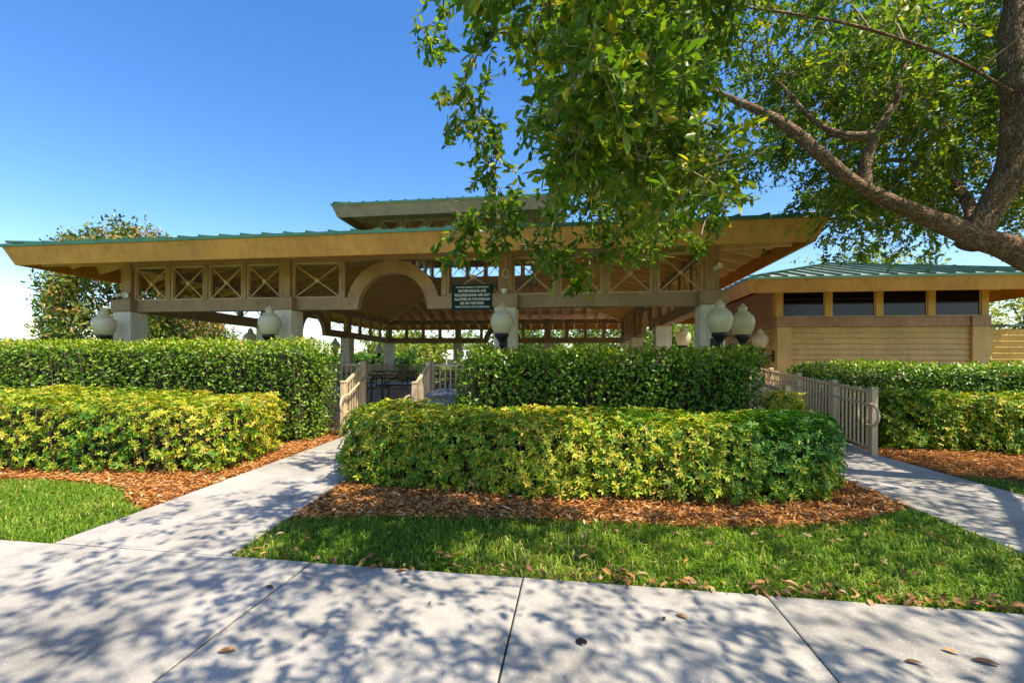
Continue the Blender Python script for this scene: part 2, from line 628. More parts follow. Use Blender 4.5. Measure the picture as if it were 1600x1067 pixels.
for i in range(len(J) - 1):
    a, b_ = J[i], J[i + 1]
    slab_mesh([(a, SW0), (b_, SW0), (b_, SW1), (a, SW1)], random.uniform(-0.002, 0.002)).build('slab', 'concrete', sidewalk)

# left path to the steps
LP = [(-4.05, -2.50, 2.95), (-4.13, -2.66, 4.35), (-4.28, -2.86, 5.9), (-4.42, -2.98, 7.2), (-4.45, -2.98, 8.12)]
path_l = struct(MB().add([(LP[0][0], 2.96, -0.016), (LP[0][1], 2.96, -0.016), (LP[-1][1], 8.1, -0.016), (LP[-1][0], 8.1, -0.016)], [(0, 1, 2, 3)]).build('path', 'joint'))
for (a0, b0, y0), (a1, b1, y1) in ((LP[0], LP[2]), (LP[2], LP[4])):
    slab_mesh([(a0, y0), (b0, y0), (b1, y1), (a1, y1)], 0.001).build('slab', 'concrete', path_l)
# right path to the ramp
path_r = struct(MB().add([(3.45, 2.96, -0.016), (5.0, 2.96, -0.016), (4.9, 7.8, -0.016), (3.4, 7.8, -0.016)], [(0, 1, 2, 3)]).build('path', 'joint'))
for y0, y1, a0, b0, a1, b1 in ((2.95, 4.4, 3.47, 5.2, 3.42, 5.06), (4.4, 5.95, 3.42, 5.06, 3.38, 4.98), (5.95, 7.8, 3.38, 4.98, 3.40, 4.90)):
    slab_mesh([(a0, y0), (b0, y0), (b1, y1), (a1, y1)], 0.001).build('slab', 'concrete', path_r)


def in_poly(P, poly):
    poly = np.asarray(poly, float)
    x, y = P[:, 0], P[:, 1]
    r_ = np.zeros(len(P), bool)
    n = len(poly)
    for i in range(n):
        x0, y0 = poly[i - 1]
        x1, y1 = poly[i]
        cond = (y0 > y) != (y1 > y)
        xi = (x1 - x0) * (y - y0) / (y1 - y0 + 1e-12) + x0
        r_ ^= cond & (x < xi)
    return r_


BED_F = [(-2.56, 3.66), (-2.1, 3.80), (-1.3, 3.93), (-0.4, 4.03), (0.6, 4.06), (1.6, 4.12), (2.4, 4.35), (2.95, 4.66), (3.40, 4.98),
         (3.38, 5.95), (3.38, 8.75), (-2.98, 8.75), (-2.96, 7.2), (-2.84, 5.9), (-2.66, 4.5)]
BED_L = [(-14, 4.40), (-7.2, 4.44), (-5.9, 4.50), (-5.1, 4.36), (-4.6, 4.02), (-4.30, 3.80), (-4.13, 3.72), (-4.15, 4.35), (-4.30, 5.9), (-4.44, 7.2), (-4.47, 8.75), (-14, 8.75)]
BED_R = [(4.98, 6.55), (5.6, 6.35), (6.5, 6.6), (8, 6.9), (15, 7.0), (15, 14.0), (4.95, 14.0), (4.92, 7.8)]


def bed(name, poly):
    p_ = np.array(poly)
    x0, y0 = p_.min(0)
    x1, y1 = p_.max(0)
    bm = bmesh.new()
    bm.faces.new([bm.verts.new((q[0], q[1], 0)) for q in poly])
    for ax, lo, hi in ((0, x0, x1), (1, y0, y1)):
        k = lo + 0.15
        while k < hi:
            co = (k, 0, 0) if ax == 0 else (0, k, 0)
            no = (1, 0, 0) if ax == 0 else (0, 1, 0)
            bmesh.ops.bisect_plane(bm, geom=bm.verts[:] + bm.edges[:] + bm.faces[:], plane_co=co, plane_no=no)
            k += 0.15
    w = waves(3, 9, 2, 9)
    for q in bm.verts:
        edge = q.is_boundary
        q.co.z = -0.03 if edge else 0.004 + 0.018 * float(w(np.array([q.co[:]]))[0])
    me = bpy.data.meshes.new(name)
    bm.to_mesh(me)
    bm.free()
    me.materials.append(M['mulch'])
    me.polygons.foreach_set('use_smooth', [True] * len(me.polygons))
    return struct(place(name, me))


bed('mulch_bed', BED_F)
bed('mulch_bed', BED_L)
bed('mulch_bed', BED_R)


def scatter(poly, dens, excl=()):
    p_ = np.array(poly, float)
    lo, hi = p_.min(0), p_.max(0)
    n = int((hi - lo).prod() * dens)
    Q = rng.uniform(lo, hi, (n, 2))
    k = in_poly(Q, poly)
    for e in excl:
        k &= ~in_poly(Q, e)
    return Q[k]


def chips(name, regions, label):
    Q = np.concatenate([scatter(poly, d, ex) for poly, d, ex in regions])
    n = len(Q)
    z = rng.uniform(0.0, 0.035, n) + 0.008
    a = rng.uniform(0, 2 * math.pi, n)
    A = np.stack([np.cos(a), np.sin(a), rng.normal(0, 0.28, n)], 1)
    Nn = unit(np.stack([rng.normal(0, 0.5, n), rng.normal(0, 0.5, n), np.ones(n)], 1))
    L = rng.uniform(0.025, 0.085, n)
    W = rng.uniform(0.007, 0.02, n)
    V, F = leaf_arrays(np.c_[Q, z], A, Nn, L, W, 0.25, rng.uniform(-.1, .25), 0.5)
    v = np.clip(rng.beta(2.2, 2.2, n) + 0.0, 0, 1)
    pale = rng.random(n) < 0.03
    v[pale] = 1
    o = place(name, np_mesh(name, V, F, 'chip', np.repeat(v, 2)))
    return tag(o, label, 'mulch', kind='stuff')


HEDGE_F = [(-2.70, 4.88), (-1.6, 4.70), (0.0, 4.66), (1.6, 4.72), (2.64, 4.95), (3.03, 5.45), (3.33, 6.25), (2.6, 6.3), (-2.8, 6.1), (-2.93, 5.6)]
HEDGE_L = [(-12.5, 4.66), (-7.2, 4.68), (-5.2, 4.82), (-4.5, 5.05), (-4.50, 5.7), (-4.75, 6.7), (-5.2, 6.95), (-12.5, 6.95)]
TALL_L = [(-14, 7.35), (-6.0, 7.35), (-4.85, 7.2), (-4.62, 7.5), (-4.68, 8.5), (-14, 8.55)]
TALL_C = [(-1.93, 7.25), (2.7, 7.20), (3.05, 7.55), (3.0, 8.4), (-1.85, 8.5)]
LOW_R = [(5.3, 8.35), (9.0, 8.15), (11, 8.1), (11, 9.6), (5.25, 9.6)]
TALL_R = [(5.05, 10.35), (12.5, 10.2), (12.5, 11.4), (5.0, 11.4)]

chips('mulch', [(BED_F, 1900, [[(-2.3, 5.1), (2.5, 5.1), (3.0, 6.3), (3.0, 9), (-2.3, 9)]]),
                ([(-9, 4.2), (-4.1, 3.7), (-4.5, 8.7), (-5.0, 8.7), (-4.9, 5.2), (-9, 5.1)], 1500, [[(-14, 3), (-14, 4.40), (-7.2, 4.44), (-5.9, 4.50), (-5.1, 4.36), (-4.6, 4.02), (-4.30, 3.80), (-4.13, 3.72), (-4.1, 3)]]),
                ([(4.98, 6.55), (5.6, 6.35), (6.5, 6.6), (8, 6.9), (12, 7.0), (12, 8.6), (4.95, 8.6)], 900, [])],
      'loose orange brown bark and pine straw mulch around the hedges')


def grass(name, regions, label):
    Qs, hs = [], []
    for poly, d, ex, h in regions:
        q = scatter(poly, d, ex)
        Qs.append(q)
        hs.append(np.full(len(q), h))
    Q, h = np.concatenate(Qs), np.concatenate(hs)
    # thin, worn patches
    w = waves(21, 8, 1.5, 5)
    dry = w(np.c_[Q, np.zeros(len(Q))])
    keep = rng.random(len(Q)) < np.clip(0.95 - 0.8 * np.clip(dry - 0.1, 0, 1) * 1.3, 0.22, 1)
    Q, h, dry = Q[keep], h[keep], dry[keep]
    n = len(Q)
    a = rng.uniform(0, 2 * math.pi, n)
    lean = rng.uniform(0.3, 1.35, n)
    D = np.stack([np.cos(a), np.sin(a), np.zeros(n)], 1)
    S = np.stack([-np.sin(a), np.cos(a), np.zeros(n)], 1)
    L = h * rng.uniform(0.55, 1.35, n)
    W = rng.uniform(0.003, 0.0058, n) * (1 + 0.0 * L)
    base = np.c_[Q, np.full(n, -0.045)]
    up = np.array([0, 0, 1.0])
    m_ = base + (D * (lean * 0.35)[:, None] + up * 0.62) * L[:, None]
    t_ = base + (D * (lean * 0.95)[:, None] + up * (1.0 - 0.5 * lean)[:, None]) * L[:, None]
    V = np.stack([base - S * W[:, None], base + S * W[:, None], m_ + S * W[:, None] * 0.85, m_ - S * W[:, None] * 0.85,
                  t_ + S * W[:, None] * 0.12, t_ - S * W[:, None] * 0.12], 1).reshape(-1, 3)
    b0 = (np.arange(n) * 6)[:, None]
    F = np.concatenate([b0 + np.array([[0, 1, 2, 3]]), b0 + np.array([[3, 2, 4, 5]])], 1).reshape(-1, 4)
    v = np.clip(rng.normal(0.42, 0.18, n) + 0.14 * np.clip(dry, -1, 1), 0, 0.85)
    dead = rng.random(n) < np.clip(0.06 + 0.22 * dry, 0.02, 0.4)
    v[dead] = rng.uniform(0.85, 1, dead.sum())
    o = place(name, np_mesh(name, V, F, 'grass', np.repeat(v, 2)))
    return tag(o, label, 'grass', kind='stuff')


STRIP = [(-2.52, 2.975), (3.45, 2.975), (3.40, 4.98), (2.95, 4.72), (2.4, 4.42), (1.6, 4.19), (0.6, 4.13), (-0.4, 4.10), (-1.3, 4.0), (-2.1, 3.87), (-2.6, 3.72)]
LAWN_L = [(-12, 2.975), (-4.06, 2.975), (-4.12, 3.76), (-4.35, 3.86), (-4.6, 4.08), (-5.1, 4.41), (-5.9, 4.54), (-7.2, 4.49), (-12, 4.44)]
LAWN_R = [(5.22, 2.975), (12, 2.975), (12, 7.0), (8, 6.9), (6.5, 6.6), (5.6, 6.35), (5.0, 6.5), (5.06, 4.4)]
grass('grass', [(STRIP, 3400, [], 0.085), (LAWN_L, 3000, [], 0.08), (LAWN_R, 1300, [], 0.10)], 'broad bladed green lawn grass between the pavements and mulch beds')


# ------------------------------------------------------------------ hedges
def sdf_poly(Q, poly):
    poly = np.asarray(poly, float)
    d = np.full(len(Q), 1e9)
    n = len(poly)
    for i in range(n):
        a, b_ = poly[i - 1], poly[i]
        e = b_ - a
        w = Q - a
        t = np.clip((w @ e) / (e @ e), 0, 1)
        d = np.minimum(d, np.linalg.norm(w - t[:, None] * e, axis=1))
    return np.where(in_poly(Q, poly), -d, d)


def hedge_sdf(P, poly, h, r_):
    dx = sdf_poly(P[:, :2], poly) + r_
    dz = np.abs(P[:, 2] - h / 2) - h / 2 + r_
    return np.hypot(np.maximum(dx, 0), np.maximum(dz, 0)) + np.minimum(np.maximum(dx, dz), 0) - r_


def hedge_points(poly, h, n, r_=0.14, depth=0.2, seed=1, lump=0.07, front_bias=True):
    p_ = np.array(poly, float)
    lo, hi = np.r_[p_.min(0) - .1, 0.03], np.r_[p_.max(0) + .1, h + 0.15]
    w = waves(seed, 9, 1.5, 7)
    out, nrm = [], []
    got = 0
    while got < n:
        Q = rng.uniform(lo, hi, (n * 4, 3))
        s = hedge_sdf(Q, poly, h, r_) - lump * w(Q)
        Q = Q[(s < 0.03) & (s > -depth)]
        if front_bias:     # most foliage where it can be seen: the top and the face to the walk
            cy = p_[:, 1].max()
            back = (cy - Q[:, 1] < 0.3) & (Q[:, 2] < h - 0.25)
            Q = Q[~back | (rng.random(len(Q)) < 0.3)]
        e = 0.02
        g = np.stack([hedge_sdf(Q + np.eye(3)[k] * e, poly, h, r_) - hedge_sdf(Q - np.eye(3)[k] * e, poly, h, r_) for k in range(3)], 1)
        out.append(Q)
        nrm.append(unit(g))
        got += len(Q)
    return np.concatenate(out)[:n], np.concatenate(nrm)[:n]


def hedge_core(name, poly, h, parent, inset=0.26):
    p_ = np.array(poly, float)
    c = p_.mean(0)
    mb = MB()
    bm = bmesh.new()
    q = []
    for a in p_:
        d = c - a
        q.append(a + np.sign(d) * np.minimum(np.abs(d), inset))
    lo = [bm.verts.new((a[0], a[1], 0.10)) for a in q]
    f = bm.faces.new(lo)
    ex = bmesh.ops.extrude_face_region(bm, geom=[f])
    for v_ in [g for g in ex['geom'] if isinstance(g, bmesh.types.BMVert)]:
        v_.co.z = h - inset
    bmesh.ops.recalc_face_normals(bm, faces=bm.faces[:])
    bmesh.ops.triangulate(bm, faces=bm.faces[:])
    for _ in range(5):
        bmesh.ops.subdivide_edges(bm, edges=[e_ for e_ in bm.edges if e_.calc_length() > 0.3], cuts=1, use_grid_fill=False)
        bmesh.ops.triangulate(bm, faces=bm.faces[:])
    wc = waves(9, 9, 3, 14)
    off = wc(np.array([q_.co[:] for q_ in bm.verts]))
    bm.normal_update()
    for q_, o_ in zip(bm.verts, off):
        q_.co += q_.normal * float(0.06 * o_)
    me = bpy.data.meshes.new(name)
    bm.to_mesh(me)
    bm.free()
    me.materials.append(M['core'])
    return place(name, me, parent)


def hedge_stems(poly, h, n, parent, y_front=True):
    p_ = np.array(poly, float)
    mb = MB()
    lo, hi = p_.min(0), p_.max(0)
    for _ in range(n):
        Q = rng.uniform(lo, hi, (40, 2))
        s = sdf_poly(Q, poly)
        Q = Q[(s < -0.12) & (s > -0.3)]
        if not len(Q):
            continue
        x, y = Q[0]
        a = rng.uniform(0, 6.28)
        x2, y2 = x + 0.12 * math.cos(a), y + 0.12 * math.sin(a)
        mb.tube([(x, y, -0.02), ((x + x2) / 2 + .02, (y + y2) / 2, h * 0.35), (x2, y2, h * rng.uniform(0.75, 0.98))], [0.011, 0.008, 0.004], 5)
    return tag(mb.build('stems', 'stem', parent), kind='stuff')


def weld(me):
    bm = bmesh.new()
    bm.from_mesh(me)
    bmesh.ops.remove_doubles(bm, verts=bm.verts[:], dist=1e-4)
    lone = [q for q in bm.verts if not q.link_faces]
    bmesh.ops.delete(bm, geom=lone, context='VERTS')
    bm.to_mesh(me)
    bm.free()
    return me


def whorl_arrays(P, Nn, rad, yel, nl=8, hub=0.12):
    """palmate whorls: nl leaflets round an outward axis. Returns V, F, var"""
    n = len(P)
    Nn = unit(Nn)
    ref = np.where(np.abs(Nn[:, 2:3]) > 0.9, np.array([[1., 0, 0]]), np.array([[0, 0, 1.]]))
    U = unit(np.cross(Nn, ref))
    W_ = np.cross(Nn, U)
    Vs, Fs, vs = [], [], []
    off = 0
    ph = rng.uniform(0, 6.28, n)
    for k in range(nl):
        a = ph + 2 * math.pi * k / nl + rng.normal(0, 0.12, n)
        D = U * np.cos(a)[:, None] + W_ * np.sin(a)[:, None]
        tilt = rng.uniform(0.05, 0.55, n)[:, None]
        A = unit(D + Nn * tilt)
        LN = unit(Nn - D * 0.3 + rng.normal(0, 0.12, (n, 3)))
        L = rad * rng.uniform(0.75, 1.15, n)
        V, F = leaf_arrays(P + A * (hub * rad)[:, None], A, LN, L, L * rng.uniform(0.31, 0.41, n), 0.35, rng.uniform(0.1, 0.3, n)[:, None], 0.62)
        keep = rng.random(n) < 0.84
        F = F.reshape(n, 2, 4)[keep].reshape(-1, 4)
        Vs.append(V)
        Fs.append(F + off)
        off += len(V)
        y = np.clip(yel + rng.normal(0, 0.16, n), 0, 1)
        y2 = np.clip(y + rng.normal(0, 0.16, n), 0, 1)
        vs.append(np.stack([y, y2], 1)[keep].ravel())
    return np.concatenate(Vs), np.concatenate(Fs), np.concatenate(vs)


def variegated_hedge(label, poly, h, n, n_single, size, seed, yel_fn, group=None, name='variegated_hedge'):
    p_ = np.array(poly)
    root = empty(name, (0, 0, 0))
    tag(root, label, 'hedge', group)
    P, Nn = hedge_points(poly, h, n, 0.16, 0.2, seed, 0.08)
    ax = unit(Nn * 0.8 + np.array([0, 0, 0.45]) + rng.normal(0, 0.33, (n, 3)))
    rad = rng.uniform(0.6, 1.2, n) * size
    yel = yel_fn(P)
    depth = hedge_sdf(P, poly, h, 0.16)
    px, py, zc = project(P)
    vis = (depth > -0.06) & (zc > 0.5) & (px > 0) & (px < 1600) & ((Nn[:, 1] < -0.2) | (Nn[:, 2] > 0.5))
    order = np.argsort(np.where(vis, zc / rad, 1e9))
    single = order[:n_single]
    rest = order[n_single:]
    V, F, v = whorl_arrays(P[rest], ax[rest], rad[rest], yel[rest])
    fo = place('foliage', np_mesh('foliage', V, F, 'varieg', v), root)
    fo['kind'] = 'stuff'
    if n_single:
        kinds = []
        for k in range(15):
            V, F, v = whorl_arrays(np.zeros((1, 3)), np.array([[0, 0, 1.0]]), np.array([1.0]), np.array([k / 14 * 0.92 + 0.03]), 8, 0.0)
            kinds.append(weld(np_mesh('leaf_whorl', V, F, 'varieg', v)))
        for i in single:
            o = place('leaf_whorl', kinds[int(round(np.clip(yel[i], 0, 1) * 14))], root, P[i])
            o.rotation_euler = (Vector(ax[i]).to_track_quat('Z', 'Y') @ Matrix.Rotation(random.uniform(0, 6.28), 3, 'Z').to_quaternion()).to_euler()
            o.scale = (rad[i],) * 3
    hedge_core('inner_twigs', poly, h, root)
    hedge_stems(poly, h, int(n / 90), root)
    return root


def green_hedge(label, poly, h, n, size, seed, bright, group=None, name='clipped_hedge', gaps=True, lump=0.07):
    root = empty(name)
    tag(root, label, 'hedge', group)
    P, Nn = hedge_points(poly, h, n, 0.16, 0.22, seed, lump)
    if gaps:
        w = waves(seed + 50, 8, 3, 9)
        k = (w(P) < 0.62) | (rng.random(len(P)) < 0.35)
        P, Nn = P[k], Nn[k]
    n = len(P)
    A = unit(rand_dirs(n) + Nn * 0.35 + np.array([0, 0, 0.2]))
    LN = unit(Nn * 0.8 + np.array([0, 0, 0.5]) + rng.normal(0, 0.45, (n, 3)))
    L = rng.uniform(0.7, 1.25, n) * size
    V, F = leaf_arrays(P, A, LN, L, L * rng.uniform(0.45, 0.62, n), 0.3, rng.uniform(0.0, 0.3, n)[:, None], 0.55)
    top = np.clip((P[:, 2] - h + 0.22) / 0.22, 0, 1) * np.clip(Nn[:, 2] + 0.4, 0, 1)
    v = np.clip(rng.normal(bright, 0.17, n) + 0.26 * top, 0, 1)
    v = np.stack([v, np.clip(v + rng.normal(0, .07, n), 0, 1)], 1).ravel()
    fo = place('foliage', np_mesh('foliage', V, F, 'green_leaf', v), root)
    fo['kind'] = 'stuff'
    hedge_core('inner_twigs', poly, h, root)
    hedge_stems(poly, h, int(n / 220), root)
    return root


wy = waves(5, 8, 1.2, 4.5)


def yel_front(P):
    y = 0.47 + 0.24 * wy(P)
    y -= 0.5 * np.clip((P[:, 0] - 1.5) / 1.0, 0, 1) * np.clip((P[:, 2] - 0.35) / 0.3, 0, 1)
    y -= 0.45 * np.exp(-((P[:, 0] - 0.75) ** 2 + (P[:, 1] - 5.3) ** 2) / 0.10)
    return np.clip(y + rng.normal(0, 0.13, len(P)), 0.02, 0.98)


def yel_left(P):
    return np.clip(0.54 + 0.2 * wy(P * 1.1 + 3) + rng.normal(0, 0.13, len(P)) - 0.22 * np.clip(0.5 - P[:, 2], 0, 1), 0.02, 0.98)


variegated_hedge('wide yellow and green variegated hedge between the two paths in front', HEDGE_F, 0.84, 9600, 300, 0.060, 31, yel_front, 'low variegated hedges')
variegated_hedge('yellow variegated hedge left of the steps path below a tall green hedge', HEDGE_L, 0.93, 11000, 300, 0.059, 32, yel_left, 'low variegated hedges')
variegated_hedge('yellow green hedge beside the ramp railing in front of the tan siding', LOW_R, 0.95, 8200, 150, 0.078, 33, lambda P: np.clip(0.45 + 0.2 * wy(P) + rng.normal(0, .13, len(P)), 0, 1), 'low variegated hedges')
SHR = [(2.95, 6.75), (3.3, 6.75), (3.36, 7.2), (3.2, 7.45), (2.9, 7.3)]
variegated_hedge('small cream variegated shrub at the end of the tall centre hedge', SHR, 1.02, 420, 0, 0.08, 34, lambda P: np.clip(0.66 + rng.normal(0, .15, len(P)), 0, 1), None, 'variegated_shrub')
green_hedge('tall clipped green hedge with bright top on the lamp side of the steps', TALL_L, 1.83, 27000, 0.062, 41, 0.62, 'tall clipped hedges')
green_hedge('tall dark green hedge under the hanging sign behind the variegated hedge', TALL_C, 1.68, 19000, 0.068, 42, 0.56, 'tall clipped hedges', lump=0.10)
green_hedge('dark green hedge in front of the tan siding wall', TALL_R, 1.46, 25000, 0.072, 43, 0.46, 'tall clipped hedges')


# ------------------------------------------------------------------ pavilion
PX, PY = -3.90, 16.65
LX, MX, LY, MY = 6.57, 2.5, 7.45, 2.75
EX, EY = 7.94, 8.99
ZF = 0.39                      # floor
ZB0, ZB1 = 2.61, 2.88          # lower beam
ZH0, ZH1 = 3.68, 3.90          # header
ZE = 3.86                      # eave, top of roof
ZL = 5.20                      # roof at the lantern
LNX, LNY = 2.5, 2.75           # lantern half sizes

pav = empty('park_pavilion', (PX, PY, 0))
tag(pav, 'open brown timber pavilion with arched entry and green metal roof with raised lantern', 'pavilion')

MB().box(-LX - 0.4, LX + 0.4, -LY - 0.4, LY + 0.4, -0.02, ZF, 0.02).build('floor_slab', 'floor', pav)

pier_me = MB().box(-0.225, 0.225, -0.225, 0.225, ZF - 0.01, ZB0, 0.012).mesh('column', 'stucco')
cap_me = MB().box(-0.26, 0.26, -0.26, 0.26, ZB0 + 0.001, ZB1 + 0.006, 0.008).mesh('column_cap', 'trim')
upost_me = MB().box(-0.135, 0.135, -0.135, 0.135, ZB1 + 0.006, ZH1 + 0.02, 0.006).mesh('upper_post', 'trim')
spots = set()
for x in (-LX, -MX, MX, LX):
    spots |= {(x, -LY), (x, LY)}
for y in (-MY, MY):
    spots |= {(-LX, y), (LX, y)}
for x, y in sorted(spots):
    c_ = place('column', pier_me, pav, (x, y, 0))
    place('column_cap', cap_me, c_)
    place('upper_post', upost_me, pav, (x, y, 0))


def arch_mesh(ri, ro, t, zc):
    n = 28
    mb = MB()
    vs, fs = [], []
    for i in range(n + 1):
        a = math.pi * i / n
        for r_, y in ((ri, -t), (ro, -t), (ro, t), (ri, t)):
            vs.append((r_ * math.cos(a), y, zc + r_ * math.sin(a)))
    for i in range(n):
        for k in range(4):
            k2 = (k + 1) % 4
            fs.append((i * 4 + k, i * 4 + k2, (i + 1) * 4 + k2, (i + 1) * 4 + k))
    fs += [(0, 1, 2, 3)[::-1], tuple(n * 4 + k for k in (0, 1, 2, 3))]
    mb.add(vs, fs)
    return mb.mesh('arch', 'trim')


arch_me = arch_mesh(0.79, 1.068, 0.085, ZB0 + 0.001)
panel_cache = {}


def cross_panel(root, a, u0, u1, d, z0, z1, mat='panel'):
    """thin framed cross with a medallion, in the wall at distance d"""
    w, h = u1 - u0, z1 - z0
    key = (round(w, 3), round(h, 3), mat)
    if key not in panel_cache:
        e = 0.034
        fr = MB()
        fr.box(-w / 2, w / 2, -0.04, 0.04, 0, e).box(-w / 2, w / 2, -0.04, 0.04, h - e, h)
        fr.box(-w / 2, -w / 2 + e, -0.038, 0.038, e, h - e).box(w / 2 - e, w / 2, -0.038, 0.038, e, h - e)
        x, z = w / 2 - e, h - e
        b1 = MB().bar((-x, 0.014, e), (x, 0.014, z), 0.022, 0.026, (0, 1, 0))
        b2 = MB().bar((-x, -0.014, z), (x, -0.014, e), 0.022, 0.026, (0, 1, 0))
        md = MB()
        n = 10
        vs = [(0.05 * math.cos(6.2832 * k / n), y, h / 2 + 0.05 * math.sin(6.2832 * k / n)) for y in (-0.034, 0.034) for k in range(n)]
        md.add(vs, [tuple(range(n)), tuple(range(n, 2 * n))[::-1]] + [(k, k + n, (k + 1) % n + n, (k + 1) % n) for k in range(n)])
        panel_cache[key] = (fr.mesh('cross_panel', mat), b1.mesh('brace', mat), b2.mesh('brace', mat), md.mesh('medallion', mat))
    fr, b1, b2, md = panel_cache[key]
    uc = (u0 + u1) / 2
    p_ = Matrix.Rotation(a, 3, 'Z') @ Vector((uc, -d, z0))
    o = place('cross_panel', fr, root, p_, (0, 0, a))
    place('brace', b1, o)
    place('brace', b2, o)
    place('medallion', md, o)


m, nt, b = new_mat('sky_sheen_green_metal')  # roof green with the pale grazing sky and sun sheen painted into its colour
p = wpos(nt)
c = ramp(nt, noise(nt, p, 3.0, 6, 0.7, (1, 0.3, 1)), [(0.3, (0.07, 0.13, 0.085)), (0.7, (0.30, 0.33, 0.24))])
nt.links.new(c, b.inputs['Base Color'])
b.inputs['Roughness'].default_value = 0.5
M['metal_sheen'] = m


def part(mb, name, mat, a, root):
    return mb.build(name, mat, root, (0, 0, 0), (0, 0, a))


def side(a, L, m, d):
    t = 0.09
    part(MB().box(-L - 0.1, L + 0.1, -d - 0.1, -d + 0.1, ZH0, ZH1, 0.005), 'header_beam', 'trim', a, pav)
    for s in (-1, 1):
        u0, u1 = sorted((s * (m + 0.262), s * (L - 0.262)))
        part(MB().box(u0, u1, -d - t, -d + t, ZB0 + 0.003, ZB1, 0.005), 'lower_beam', 'trim', a, pav)
        u0, u1 = sorted((s * (m - 0.262), s * 0.99))
        part(MB().box(u0, u1, -d - t + 0.002, -d + t - 0.002, ZB0 + 0.004, ZB1 - 0.001, 0.005), 'lower_beam', 'trim', a, pav)
        # small posts and crossed panels
        lo, hi = m + 0.135, L - 0.135
        n = 4
        wp = 0.12
        wpan = (hi - lo - wp * (n - 1)) / n
        for k in range(n):
            q0 = lo + k * (wpan + wp)
            uu = sorted((s * q0, s * (q0 + wpan)))
            cross_panel(pav, a, uu[0], uu[1], d, ZB1 + 0.002, ZH0 - 0.002)
            if k < n - 1:
                uu = sorted((s * (q0 + wpan), s * (q0 + wpan + wp)))
                part(MB().box(uu[0] + .001, uu[1] - .001, -d - 0.07, -d + 0.07, ZB1 + 0.001, ZH0 - 0.001, 0.004), 'small_post', 'trim', a, pav)
        uu = sorted((s * 1.095, s * 1.215))
        part(MB().box(uu[0], uu[1], -d - 0.07, -d + 0.07, ZB1 + 0.001, ZH0 - 0.001, 0.004), 'small_post', 'trim', a, pav)
        uu = sorted((s * 1.216, s * (m - 0.136)))
        cross_panel(pav, a, uu[0], uu[1], d, ZB1 + 0.002, ZH0 - 0.002)
    o = place('arch', arch_me, pav, Matrix.Rotation(a, 3, 'Z') @ Vector((0, -d, 0)), (0, 0, a))


side(0, LX, MX, LY)
side(math.pi, LX, MX, LY)
side(math.pi / 2, LY, MY, LX)
side(-math.pi / 2, LY, MY, LX)


